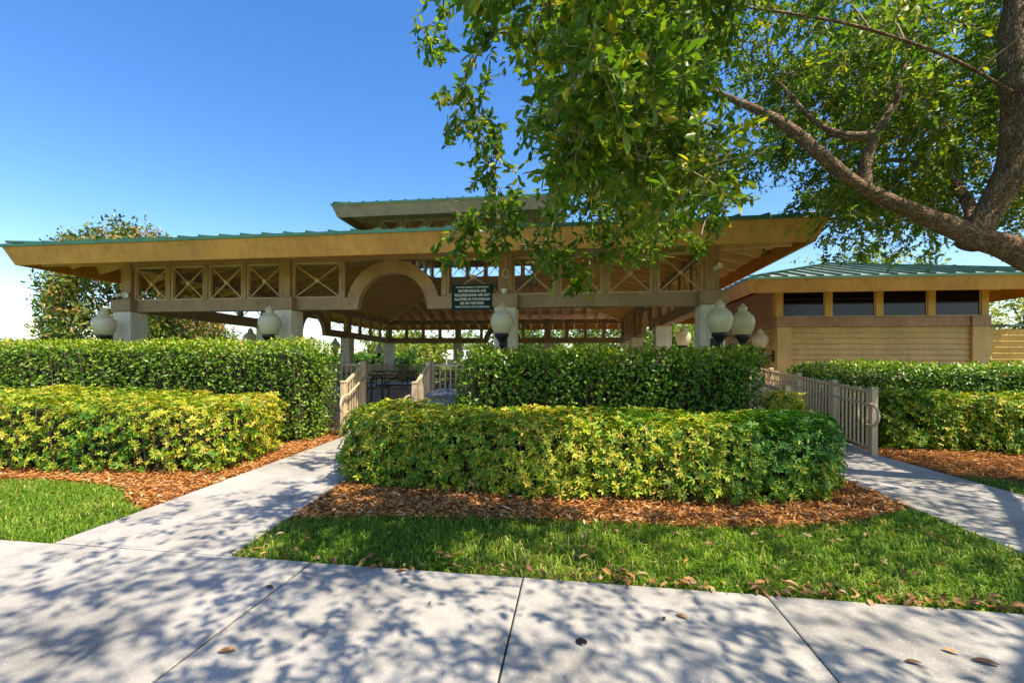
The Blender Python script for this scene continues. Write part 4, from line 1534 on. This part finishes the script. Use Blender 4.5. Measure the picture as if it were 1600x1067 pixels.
ZD = 5.0
fork = pt(1528, 372, ZD)
limbs = []
trunk = spline([(6.75, 5.75, -0.15), (6.7, 5.7, 0.3), (6.62, 5.68, 1.1), (6.35, 5.66, 1.95), (6.0, 5.7, 2.5)], 6)
limbs.append((trunk, np.linspace(0.36, 0.27, len(trunk))))
join = spline([(6.55, 5.68, 1.5), (6.1, 5.68, 2.1), tuple(pt(1600, 398, ZD)), tuple(fork), tuple(pt(1430, 332, ZD)), tuple(pt(1340, 290, 5.0)), tuple(pt(1285, 245, 5.05)), tuple(pt(1215, 190, 5.2)), tuple(pt(1130, 150, 5.5)), tuple(pt(1040, 110, 5.9)), tuple(pt(960, 60, 6.2))], 6)
rr = np.interp(np.linspace(0, 1, len(join)), [0, 0.2, 0.3, 0.45, 0.6, 0.7, 0.8, 1], [0.26, 0.23, 0.20, 0.155, 0.12, 0.085, 0.06, 0.025])
rr = np.interp(np.arange(len(join)) / 6, range(11), [0.22, 0.19, 0.155, 0.132, 0.084, 0.072, 0.062, 0.049, 0.037, 0.025, 0.011])
limbs.append((join, rr))
up = spline([tuple(pt(1512, 385, ZD + .03)), tuple(pt(1545, 330, ZD)), tuple(pt(1578, 262, 4.95)), tuple(pt(1588, 170, 4.9)), tuple(pt(1580, 60, 4.9)), tuple(pt(1590, -80, 4.9)), tuple(pt(1560, -300, 5.0)), tuple(pt(1540, -560, 5.2))], 6)
limbs.append((up, np.interp(np.linspace(0, 1, len(up)), [0, 0.2, 0.7, 1], [0.12, 0.14, 0.115, 0.045])))
second = spline([(6.0, 5.7, 2.5), (6.6, 6.1, 3.7), (7.2, 6.6, 5.0), (7.6, 7.4, 6.6), (7.9, 8.3, 8.0)], 6)
limbs.append((second, np.linspace(0.24, 0.06, len(second))))
third = spline([(6.2, 5.6, 2.2), (6.3, 4.6, 3.2), (6.0, 3.2, 4.2), (5.3, 1.6, 5.0), (4.3, 0.2, 5.6), (3.0, -1.0, 6.0)], 6)
limbs.append((third, np.linspace(0.085, 0.018, len(third))))
side1 = spline([tuple(pt(1350, 295, 5.0)), tuple(pt(1352, 250, 5.0)), tuple(pt(1370, 205, 5.0)), tuple(pt(1400, 150, 5.1)), tuple(pt(1420, 60, 5.2))], 5)
limbs.append((side1, np.linspace(0.075, 0.025, len(side1))))
side2 = spline([tuple(pt(1366, 212, 5.0)), tuple(pt(1320, 212, 5.1)), tuple(pt(1270, 190, 5.3)), tuple(pt(1215, 130, 5.5))], 5)
limbs.append((side2, np.linspace(0.055, 0.02, len(side2))))
over = spline([tuple(pt(1588, 150, 4.9)), tuple(pt(1480, 90, 4.4)), tuple(pt(1330, 40, 3.9)), tuple(pt(1150, 10, 3.5)), tuple(pt(980, -10, 3.2))], 6)
limbs.append((over, np.linspace(0.018, 0.006, len(over))))
back = spline([tuple(fork), tuple(pt(1500, 300, 5.8)), tuple(pt(1440, 260, 6.8)), tuple(pt(1380, 250, 8.0)), tuple(pt(1300, 260, 9.3))], 6)
limbs.append((back, np.linspace(0.08, 0.02, len(back))))

wood = MB()
wob = waves(77, 8, 3, 14)
coords = []
NS = 22
for li, (pts, rad) in enumerate(limbs):
    m_ = len(pts)
    tt = np.linspace(0, m_ - 1, m_ * 3)
    P3 = np.stack([np.interp(tt, np.arange(m_), pts[:, k]) for k in range(3)], 1)
    r3 = np.interp(tt, np.arange(m_), rad) * (1 + 0.07 * wob(P3))
    run = np.r_[0, np.cumsum(np.linalg.norm(np.diff(P3, axis=0), axis=1))]
    v0 = len(wood.v)
    wood.tube([Vector(p_ - OB) for p_ in P3], list(r3), NS)
    for i in range(len(P3)):
        for k in range(NS):
            a = 2 * math.pi * k / NS
            coords.append((math.cos(a) * r3[i] * 1.0 + li, math.sin(a) * r3[i] * 1.0, run[i] * 0.42))
    # furrowed, knotty surface
    vv = np.array(wood.v[v0:])
    cen = np.repeat(P3 - OB, NS, 0)
    rr_ = np.repeat(r3, NS)
    cc_ = np.array(coords[v0:])
    k1, k2 = waves(200 + li, 9, 14, 40)(cc_), waves(300 + li, 7, 3, 8)(vv)
    vv = cen + (vv - cen) * (1 + 0.06 * k1 + 0.11 * k2)[:, None]
    wood.v[v0:] = [tuple(q) for q in vv]
tr_o = wood.build('trunk', 'bark', oak, smooth=True)
at = tr_o.data.attributes.new('bark', 'FLOAT_VECTOR', 'POINT')
at.data.foreach_set('vector', np.array(coords, dtype=np.float32).ravel())

ATT = [p_ for q, _ in limbs for p_ in q[4:]]
twigs = MB()
leafP, leafA, leafN, leafL, leafV = [], [], [], [], []


def spray(c, size, n_tw, n_lf, llen, bright=0.4, twig_geo=True):
    """a leafy spray round c, on a branch from the nearest wood"""
    c = np.asarray(c, float)
    size *= min(1.0, max(0.35, project(c[None])[2][0] / 4.2)) if twig_geo else 1.0
    AT = np.array(ATT)
    d = np.linalg.norm(AT - c, axis=1)
    s = AT[np.argmin(d)]
    gap = np.linalg.norm(c - s)
    m1 = s + (c - s) * 0.35 + rng.normal(0, 0.07 * gap, 3) + np.array([0, 0, 0.10 * gap])
    m2 = s + (c - s) * 0.7 + rng.normal(0, 0.07 * gap, 3) + np.array([0, 0, 0.08 * gap])
    sp = spline([tuple(s), tuple(m1), tuple(m2), tuple(c)], 4)
    ATT.extend(sp[3:])
    if twig_geo:
        twigs.tube([Vector(q - OB) for q in sp], list(np.linspace(0.006 + 0.006 * min(gap, 1.2), 0.0035, len(sp))), 5, False)
    out = unit((c - s)[None])[0]
    for _ in range(n_tw):
        dr = unit((rand_dirs(1)[0] + out * 0.45 + np.array([0, 0, -0.08]))[None])[0]
        st = sp[rng.integers(len(sp) // 2, len(sp))] + rng.normal(0, size * 0.2, 3)
        L = size * rng.uniform(0.5, 1.05)
        t = np.linspace(0.15, 1, n_lf) ** 0.65 + rng.uniform(-0.03, 0.03, n_lf)
        sag = np.array([0, 0, -0.14 * L])
        P = st + np.outer(t, dr * L) + np.outer(t * t, sag)
        if twig_geo and rng.random() < 0.8:
            twigs.tube([Vector(st - OB), Vector(st + dr * L * .5 + sag * .25 - OB), Vector(st + dr * L + sag - OB)], [0.0042, 0.0030, 0.0014], 4, False)
        A = unit(dr * 0.65 + rand_dirs(n_lf) * 0.85 + np.array([0, 0, -0.18]))
        Nn = unit(np.array([0, 0, 0.8]) + rng.normal(0, 0.6, (n_lf, 3)))
        leafP.append(P)
        leafA.append(A)
        leafN.append(Nn)
        leafL.append(llen * rng.uniform(0.65, 1.25, n_lf))
        leafV.append(np.clip(rng.normal(bright + rng.normal(0, .1), 0.22, n_lf) + (rng.random(n_lf) < 0.025) * 0.5, 0, 1))


# outline of the crown as seen from the walk, for the spray centres
MASK = [(730, -900), (690, -60), (705, 50), (745, 100), (770, 150), (800, 190), (820, 260), (800, 320), (840, 350), (930, 352), (1010, 345), (1060, 310), (1120, 300),
        (1150, 270), (1210, 250), (1260, 275), (1300, 330), (1420, 350), (1540, 340), (1700, 330), (2600, 300), (2600, -900)]
n_in = n_out = n_right = n_near = 0
SHOW = np.concatenate([join[10:44], up, side1[:12]])
lx_, ly_, _z = project(SHOW)
SHOWPX = np.c_[lx_, ly_]
C = rng.uniform((-1.6, -3.2, 2.6), (11.5, 10.5, 8.6), (40000, 3))
e = ((C[:, 0] - 4.6) / 6.4) ** 2 + ((C[:, 1] - 3.6) / 6.9) ** 2 + ((C[:, 2] - 4.2) / 4.2) ** 2
C = C[e < 1]
# the sun side of the walk is shaded, the hedges left of the ramp and the far lawn stay open to the sun
SHX, SHY = C[:, 0] - C[:, 2] * SDIR.x / SDIR.z, C[:, 1] - C[:, 2] * SDIR.y / SDIR.z
open_ = ((SHY > 4.4) & (SHY < 8.3) & (SHX < 0.7) & (SHX + 0.35 * (SHY - 4.4) < 1.2)) | (SHX < -3.9)
C = C[~open_ | (rng.random(len(C)) < 0.16)]
px, py, zc = project(C)
infr = (zc > 0.3) & (px > -150) & (px < 1750) & (py > -170) & (py < 1100)
ok = in_poly(np.c_[px, py], MASK)
gaps = waves(90, 7, 0.012, 0.03)(np.c_[px, py, np.zeros(len(px))])
limb_d = np.array([np.min(np.hypot(SHOWPX[:, 0] - a_, SHOWPX[:, 1] - b_)) for a_, b_ in zip(px[:14000], py[:14000])])
LIM = np.array(ATT)
pick = C[:14000]
near_d = np.array([np.min(np.linalg.norm(LIM - q, axis=1)) for q in pick])
sel = []
for i in range(len(pick)):
    if n_in >= 600 and n_out >= 410:
        break
    if infr[i]:
        if not ok[i] or zc[i] < 1.95 or n_in >= 600:
            continue
        if limb_d[i] < 60 and zc[i] < 5.3:
            continue
        if zc[i] < 5.4 and rng.random() < np.clip((px[i] - 1000) / 220, 0, 0.97 if py[i] > 190 else 0.6):
            continue
        far = px[i] > 1100
        if far and (n_right >= 320 or gaps[i] > 0.4):
            continue
        if not far and (gaps[i] > 0.42 or (zc[i] < 4.8 and n_near >= 66) or (zc[i] >= 4.8 and n_in - n_right - n_near >= 120)):
            continue
        n_near += (not far) and zc[i] < 4.8
        n_right += far
        if gaps[i] > 0.55 and rng.random() < 0.75:
            continue
        n_in += 1
        sel.append((near_d[i], i, True))
    else:
        if n_out >= 410 or C[i][2] < 3.4 or (C[i][2] > 5.0 and C[i][1] > 2.5 and C[i][0] > 2.5 and rng.random() < 0.7):
            continue
        n_out += 1
        sel.append((near_d[i], i, False))
SH2 = np.c_[pick[:, 0] - pick[:, 2] * SDIR.x / SDIR.z, pick[:, 1] - pick[:, 2] * SDIR.y / SDIR.z]
used = {i for _, i, _ in sel}
more = [i for i in range(len(pick)) if i not in used and not infr[i] and pick[i][2] > 3.4 and 2.3 < SH2[i, 0] < 6.0 and 2.5 < SH2[i, 1] < 8.0][:90]
sel += [(near_d[i], i, False) for i in more]
for _, i, inside in sorted(sel):
    if inside:
        spray(C[i], rng.uniform(0.42, 0.66), *((18, 13, 0.080, 0.5) if zc[i] < 4.8 else (18, 14, 0.08, 0.52)))
    else:
        spray(C[i], rng.uniform(0.6, 1.0), 8, 12, 0.092, 0.42, False)
import sys
sys.stderr.write('sprays %d %d of %d\n' % (n_in, n_out, len(C)))
# low hanging sprays in front of the eaves
for px_, py_, z_, s_ in ((655, 45, 4.4, .22), (672, 80, 4.4, .2), (702, 172, 3.9, .24), (735, 150, 4.0, .3), (770, 215, 4.2, .3), (765, 285, 4.2, .3), (790, 318, 4.2, .34), (712, 350, 3.9, .2), (700, 385, 3.9, .2), (730, 372, 3.9, .2),
                         (775, 365, 4.1, .25), (850, 378, 4.2, .34), (885, 412, 4.2, .24), (870, 350, 4.3, .4), (950, 385, 4.3, .3), (938, 345, 4.3, .4), (1000, 372, 4.4, .3), (1030, 330, 4.5, .4), (1060, 372, 4.5, .2), (1092, 385, 4.5, .16), (895, 455, 4.1, .07),
                         (1130, 318, 4.8, .3), (1110, 345, 4.8, .22), (1240, 350, 8.0, .45), (1290, 385, 8.4, .45), (1210, 385, 8.8, .4), (1340, 380, 8.2, .45), (1400, 385, 8.2, .45), (1460, 375, 7.8, .5), (1250, 300, 7.5, .5)):
    spray(pt(px_, py_, z_), s_, 16 if s_ > .25 else 9, 11, 0.088, 0.45)
twigs.build('twigs', 'twig', oak)
LPn = np.concatenate(leafP)
LA, LN_, LL, LV = np.concatenate(leafA), np.concatenate(leafN), np.concatenate(leafL), np.concatenate(leafV)
px, py, zc = project(LPn)
# the limbs stand clear of their own foliage on the walk side
rad_px = np.concatenate([rr[10:44], np.full(len(up), 0.18), np.full(12, 0.06)]) * FPX / 5.0
dd = np.full(len(px), 1e9)
for (a_, b_), r_ in zip(SHOWPX, rad_px):
    dd = np.minimum(dd, np.hypot(px - a_, py - b_) - r_)
LEAFMASK = [(585, -60), (612, 25), (640, 70), (690, 110), (662, 215), (715, 235), (735, 300), (668, 385), (690, 430), (760, 405), (810, 445), (920, 482), (1000, 425), (1110, 425), (1140, 345), (1200, 425), (1700, 440), (1700, -60)]
stray = (zc > 0.2) & (px > -60) & (px < 1640) & (py > -50) & (py < 1100) & ~in_poly(np.c_[px, py], LEAFMASK)
keep = ~((dd < 5) & (zc > 0) & (zc < 5.0)) | (rng.random(len(px)) < 0.25)
keep &= ~stray
LPn, LA, LN_, LL, LV, px, py, zc = LPn[keep], LA[keep], LN_[keep], LL[keep], LV[keep], px[keep], py[keep], zc[keep]
vis = (zc > 1.2) & (px > 0) & (px < 1600) & (py > 0) & (py < 1067)
order = np.argsort(np.where(vis, zc / LL, 1e9))
near, rest = order[:300], order[300:]
V, F = leaf_arrays(LPn[rest] - OB, LA[rest], LN_[rest], LL[rest], LL[rest] * rng.uniform(0.36, 0.50, len(rest)), 0.28, rng.uniform(0, 0.2, len(rest))[:, None], 0.52)
crown = place('crown', np_mesh('crown', V, F, 'oak_leaf', np.repeat(LV[rest], 2)), oak)
crown['kind'] = 'stuff'
kinds = []
for k in range(10):
    V, F = leaf_arrays(np.zeros((1, 3)), np.array([[0, 1.0, 0]]), np.array([[0, 0, 1.0]]), np.array([1.0]), np.array([rng.uniform(.34, .46)]), 0.3, rng.uniform(0, .2), 0.52)
    kinds.append(np_mesh('leaf', V, F, 'oak_leaf', np.array([k / 9, k / 9])))
for i in near:
    A, Nn = Vector(LA[i]), Vector(LN_[i])
    S = A.cross(Nn).normalized()
    Nn = S.cross(A)
    o = place('leaf', kinds[int(round(LV[i] * 9))], crown, LPn[i] - OB)
    o.rotation_euler = Matrix((S, A, Nn)).transposed().to_euler()
    o.scale = (LL[i],) * 3
print('oak leaves', len(LPn))


# ------------------------------------------------------------------ other trees
def simple_tree(name, label, base, h, crown_c, crown_r, n_clump, n_leaf, leaf, mat, bright, group=None, trunk_r=0.14, cl_r=0.2, fmap=None):
    base = np.asarray(base, float)
    root = empty(name, base)
    tag(root, label, 'tree', group)
    wd = MB()
    cc = np.asarray(crown_c, float)
    top = cc + np.array([0, 0, crown_r[2] * 0.6])
    main = spline([(0, 0, -0.1), tuple(cc * 0.35 + rng.normal(0, .05, 3)), tuple(cc * 0.8), tuple(top)], 5)
    wd.tube(list(map(Vector, main)), list(np.linspace(trunk_r, trunk_r * 0.2, len(main))), 9)
    D = rand_dirs(n_clump) * (rng.uniform(0.35, 1.0, (n_clump, 1)) ** 0.5)
    lump = waves(int(abs(base[0] * 13)) + 5, 6, 1.5, 3)
    D = D * (1 + 0.24 * lump(D * 2))[:, None]
    Cc = cc + D * np.asarray(crown_r)
    Cc = Cc[Cc[:, 2] > 0.25]
    for q in Cc[::max(1, len(Cc) // 24)]:
        s = main[rng.integers(4, len(main) - 2)]
        wd.tube([Vector(s), Vector((s + q) / 2 + np.array([0, 0, .1])), Vector(q)], [trunk_r * 0.32, trunk_r * 0.2, trunk_r * 0.07], 5)
    wd.build('trunk', 'bark_far', root, smooth=True)
    n = len(Cc) * n_leaf
    P = np.repeat(Cc, n_leaf, 0) + rng.normal(0, 1, (n, 3)) * np.asarray(crown_r) * cl_r * 0.5
    A = unit(rand_dirs(n) + np.array([0, 0, 0.15]))
    Nn = unit(rng.normal(0, 0.6, (n, 3)) + np.array([0, 0, 0.6]))
    L = leaf * rng.uniform(0.7, 1.3, n)
    V, F = leaf_arrays(P, A, Nn, L, L * 0.45, 0.3, 0.1, 0.55)
    v = np.clip(np.repeat(rng.normal(bright, 0.14, len(Cc)), n_leaf) + rng.normal(0, 0.16, n), 0, 1)
    o = place('crown', np_mesh('crown', V, F, mat, np.repeat(v, 2)), root)
    o['kind'] = 'stuff'
    return root


mg = pt(186, 566, 17.5)
simple_tree('magnolia_tree', 'magnolia tree with rusty leaf undersides behind the corner of the pavilion', (mg[0], mg[1], 0), 7.5, (0, 0, 3.6), (2.8, 2.7, 3.6), 400, 78, 0.165, 'magnolia_leaf', 0.53, None, 0.17, 0.12)
q = pt(292, 570, 22)
simple_tree('magnolia_tree', 'smaller magnolia seen below the beam beside the corner pier', (q[0], q[1], 0), 4, (0, 0, 2.1), (2.3, 2.2, 2.1), 260, 60, 0.18, 'magnolia_leaf', 0.53, None, 0.1, 0.17)
BT = [(612, 44, 4.6, 3.2, 0.62, 'pale yellow green tree seen over the far guard railing by the back corner column'),
      (655, 40, 4.2, 2.6, 0.70, 'yellow green tree beyond the pavilion just left of the white screen room'),
      (452, 50, 4.6, 3.4, 0.5, 'olive green tree seen beneath the side beam past the entry pier'),
      (725, 60, 5.4, 4.2, 0.55, 'rounded tree beyond the white screen room'),
      (800, 42, 5.6, 4.0, 0.30, 'dark green tree behind the pavilion seen through the back arch'),
      (880, 38, 5.2, 3.8, 0.34, 'leafy dark tree behind the back wall posts on the sign side'),
      (950, 40, 5.4, 3.6, 0.40, 'green tree filling the far ramp side corner of the pavilion'),
      (1045, 34, 5.2, 3.4, 0.46, 'green tree behind the second pier of the ramp side'),
      (1120, 44, 6.6, 4.2, 0.45, 'tall green tree in the gap between pavilion and siding building'),
      (280, 46, 3.2, 3.0, 0.5, 'low olive tree far beyond the magnolia')]
for px_, z_, h_, w_, br, lb in BT:
    q = pt(px_, 570, z_)
    simple_tree('background_tree', lb, (q[0], q[1], 0), h_, (0, 0, h_ * 0.52), (w_, w_, h_ * 0.5), 110, 42, 0.34, 'far_leaf', br, 'trees beyond the pavilion', 0.16, 0.22)
q = pt(1600, 570, 24)
simple_tree('background_tree', 'bright yellow green tree above the slatted fence', (q[0], q[1], 0), 5.6, (0, 0, 3.0), (3.6, 3.2, 2.7), 150, 45, 0.24, 'far_leaf', 0.78, 'trees beyond the pavilion', 0.18, 0.22)
q = pt(1330, 570, 30)
simple_tree('background_tree', 'pale green tree rising behind the green hip roof', (q[0], q[1], 0), 8.6, (0, 0, 5.4), (6.5, 4, 3.6), 170, 45, 0.30, 'far_leaf', 0.5, 'trees beyond the pavilion', 0.25, 0.2)
for px_, lb in ((640, 'young dark shrub outside the far guard railing'), (745, 'round shrub beyond the back arch')):
    q = pt(px_, 570, 28)
    simple_tree('garden_shrub', lb, (q[0], q[1], 0), 2.0, (0, 0, 1.05), (1.1, 1.0, 1.05), 60, 45, 0.15, 'green_leaf', 0.4, None, 0.04, 0.25)

# far clipped hedges and woods
green_hedge('distant clipped hedge running behind the magnolia side of the pavilion', [(-30, 27.2), (-10.4, 27.2), (-10.4, 28.6), (-30, 28.6)], 2.0, 9000, 0.2, 61, 0.3, 'distant hedges', gaps=False)
green_hedge('distant sunny hedge behind the back railing of the pavilion', [(-9.5, 31), (12, 31), (12, 32.4), (-9.5, 32.4)], 1.25, 9000, 0.2, 62, 0.62, 'distant hedges', gaps=False)

n = 15000
ang = rng.uniform(R(-70), R(70), n)
dist = rng.uniform(85, 110, n)
hh = 3.6 + 2.4 * waves(8, 8, 4, 16)(np.c_[ang, ang * 0, ang * 0]) + 1.4 * np.clip(np.sin(ang * 2), -0.5, 1)
zz = rng.uniform(0, 1, n) ** 0.8 * np.clip(hh, 2.2, 8) + 0.1
P = np.stack([dist * np.sin(ang), dist * np.cos(ang), zz], 1)
A = rand_dirs(n)
Nn = unit(rng.normal(0, 0.6, (n, 3)) + np.array([0, -0.4, 0.6]))
V, F = leaf_arrays(P, A, Nn, rng.uniform(0.6, 1.5, n), rng.uniform(0.5, 1.0, n), 0.3, 0.1)
tl = place('treeline', np_mesh('treeline', V, F, 'far_leaf', np.repeat(np.clip(rng.normal(0.42, 0.2, n), 0, 1), 2)))
tag(tl, 'distant green line of woods closing the view at the horizon', 'woods', kind='stuff')


# ------------------------------------------------------------------ far houses and screen room
def house(label, base, rz_, w, d, wall_h, roof_h, gable=True):
    root = empty('house', base, rz_)
    tag(root, label, 'house', 'houses beyond the lawn')
    MB().box(-w / 2, w / 2, -d / 2, d / 2, 0, wall_h).build('wall', 'house_wall', root)
    o = 0.4
    rf = MB()
    ins = 0 if gable else d / 2
    vs = [(-w / 2 - o, -d / 2 - o, wall_h), (w / 2 + o, -d / 2 - o, wall_h), (w / 2 + o, d / 2 + o, wall_h), (-w / 2 - o, d / 2 + o, wall_h), (-w / 2 - o + ins, 0, wall_h + roof_h), (w / 2 + o - ins, 0, wall_h + roof_h)]
    rf.add(vs, [(0, 1, 5, 4), (2, 3, 4, 5), (0, 4, 3), (1, 2, 5), (0, 3, 2, 1)])
    rf.build('roof', 'house_roof', root)
    for x in (-w * 0.28, w * 0.05, w * 0.3):
        wdw = MB().box(x - 0.6, x + 0.6, -d / 2 - 0.05, -d / 2 + 0.02, 0.9, 2.1).build('window', 'white_frame', root)
        MB().box(x - 0.52, x + 0.52, -d / 2 - 0.062, -d / 2 - 0.052, 0.98, 2.02).build('pane', 'glass', wdw)
    MB().box(w * 0.16, w * 0.16 + 0.95, -d / 2 - 0.04, -d / 2 + 0.02, 0, 2.1).build('door', 'table_wood', root)


q = pt(372, 570, 78)
house('cream house with orange tiled roof seen under the beam near the entry pier', (q[0] - 1.0, q[1], 0), R(60), 9, 8, 2.8, 2.6, True)
q = pt(-10, 570, 85)
house('house with low orange roof above the hedge at the edge of the view', (q[0], q[1], 0), R(30), 16, 9, 3.2, 2.2, False)
q = pt(712, 570, 47)
sr = empty('screen_room', (q[0], q[1], 0), R(10))
tag(sr, 'white framed pool screen room standing beyond the pavilion', 'screen room')
W_, D_, H_ = 7.0, 5.0, 1.9
for x in np.linspace(-W_ / 2, W_ / 2, 6):
    for y in (-D_ / 2, D_ / 2):
        MB().box(x - 0.05, x + 0.05, y - 0.05, y + 0.05, 0, H_).build('post', 'white_frame', sr)
    MB().bar((x, -D_ / 2, H_ + .03), (x * 0.55, 0, H_ + 1.0), 0.08, 0.08).build('roof_bar', 'white_frame', sr)
    MB().bar((x, D_ / 2, H_ + .03), (x * 0.55, 0, H_ + 1.0), 0.08, 0.08).build('roof_bar', 'white_frame', sr)
for y in (-D_ / 2, D_ / 2):
    MB().bar((-W_ / 2 - .05, y, H_ + 0.06), (W_ / 2 + .05, y, H_ + 0.06), 0.12, 0.12).build('eave_bar', 'white_frame', sr)
MB().add([(-W_ / 2, -D_ / 2, 0), (W_ / 2, -D_ / 2, 0), (W_ / 2, -D_ / 2, H_), (-W_ / 2, -D_ / 2, H_), (W_ / 2, D_ / 2, 0), (-W_ / 2, D_ / 2, 0), (-W_ / 2, D_ / 2, H_), (W_ / 2, D_ / 2, H_)],
         [(0, 1, 2, 3), (4, 5, 6, 7), (1, 4, 7, 2), (5, 0, 3, 6)]).build('screen', 'screen', sr)
MB().add([(-W_ / 2, -D_ / 2, H_ + .1), (W_ / 2, -D_ / 2, H_ + .1), (W_ / 2 * .55, 0, H_ + 1.05), (-W_ / 2 * .55, 0, H_ + 1.05), (W_ / 2, D_ / 2, H_ + .1), (-W_ / 2, D_ / 2, H_ + .1)],
         [(0, 1, 2, 3), (4, 5, 3, 2), (1, 4, 2), (5, 0, 3)]).build('roof_screen', 'white_frame', sr)

# ------------------------------------------------------------------ fallen leaves and small litter
def ground_pt(px_, py_):
    hor = 570 + 0.0061 * (px_ - 800)
    z_ = CAM_H * FPX / (py_ - hor)
    return pt(px_, py_, z_)


def fallen_leaf(px_, py_, ang, L, v, label, w=0.42):
    q = ground_pt(px_, py_)
    P = np.zeros((1, 3))
    Vv, Ff = [], []
    n = 9
    vs, fs = [], []
    for i in range(n):
        t = i / (n - 1)
        hw = L * w * 0.5 * math.sin(math.pi * min(1, t * 0.96 + 0.02)) ** 0.8
        bend = 0.004 * math.sin(math.pi * t) + 0.003 * t
        vs += [(L * (t - .5), -hw, 0.003 + bend + hw * 0.22), (L * (t - .5), 0, 0.003 + bend), (L * (t - .5), hw, 0.003 + bend + hw * 0.15)]
    for i in range(n - 1):
        for k in range(2):
            fs.append((i * 3 + k, i * 3 + 3 + k, i * 3 + 4 + k, i * 3 + 1 + k))
    me = np_mesh('fallen_leaf', np.array(vs), np.array(fs), 'dry_leaf', np.clip(v + rng.normal(0, .05, len(fs)), 0, 1), True)
    o = place('fallen_leaf', me, None, (q[0], q[1], 0.003), (0, 0, ang))
    tag(o, label, 'leaf', 'fallen leaves on the pavement')


for a in ((357, 1018, 0.15, 0.085, 0.72, 'orange leaf on the pavement just right of the joint at lower left'),
          (423, 918, -0.5, 0.07, 0.05, 'dark curled leaf touching the pavement joint in front of the left path'),
          (629, 892, 0.3, 0.085, 0.66, 'orange leaf lying at the grass edge between two pavement joints'),
          (1068, 964, -0.75, 0.075, 0.78, 'yellow orange leaf right of the middle pavement joint'),
          (1040, 968, 1.2, 0.04, 0.1, 'small dark leaf beside the yellow orange one'),
          (1488, 1019, -0.7, 0.07, 0.8, 'yellow brown leaf in dappled light at lower right'),
          (1543, 1036, -0.5, 0.10, 0.15, 'long dark brown leaf nearest the lower right corner'),
          (1430, 1036, -0.35, 0.07, 0.2, 'slim dark leaf left of the long dark one at lower right'),
          (674, 943, 0.9, 0.03, 0.3, 'tiny brown leaf in the middle of the shaded slab'),
          (433, 861, 0.1, 0.07, 0.5, 'brown leaf on the corner where the left path meets the grass'),
          (455, 778, 0.2, 0.06, 0.5, 'brown leaf on the left path near the mulch edge')):
    fallen_leaf(a[0], a[1], a[2] + R(YAW), a[3], a[4], a[5])

plug = MB().lathe([(0.028, 0.0), (0.03, 0.002), (0.026, 0.005), (0.004, 0.006)], 18)
q = ground_pt(911, 1003)
tag(plug.build('rubber_plug', 'black', None, (q[0], q[1], 0.002)), 'round black plug set in the pavement slab right of the middle joint', 'plug')

# leaf litter along the pavement edge and in the grass
n = 620
Q = np.concatenate([np.c_[rng.uniform(-2.5, 3.4, 330), 2.965 + np.abs(rng.normal(0, 0.05, 330)) - 0.015], np.c_[rng.uniform(-2.4, 3.3, 190), rng.uniform(2.97, 4.3, 190)], np.c_[rng.uniform(-2.3, 3.3, 100), rng.uniform(4.0, 4.7, 100)]])
Q = Q[((Q[:, 0] > 0.0) & (rng.random(len(Q)) < 0.75)) | (rng.random(len(Q)) < 0.35)]
n = len(Q)
a = rng.uniform(0, 6.28, n)
A = np.stack([np.cos(a), np.sin(a), rng.normal(0.1, 0.25, n)], 1)
Nn = unit(np.stack([rng.normal(0, 0.4, n), rng.normal(0, 0.4, n), np.ones(n)], 1))
L = rng.uniform(0.03, 0.085, n)
V, F = leaf_arrays(np.c_[Q, rng.uniform(0.003, 0.035, n)], A, Nn, L, L * rng.uniform(0.35, 0.5, n), 0.6, 0.2, 0.5)
ll = place('leaf_litter', np_mesh('leaf_litter', V, F, 'dry_leaf', np.repeat(rng.beta(2, 1.7, n), 2)))
tag(ll, 'dry brown leaf litter along the edge of grass and pavement', 'leaf litter', kind='stuff')
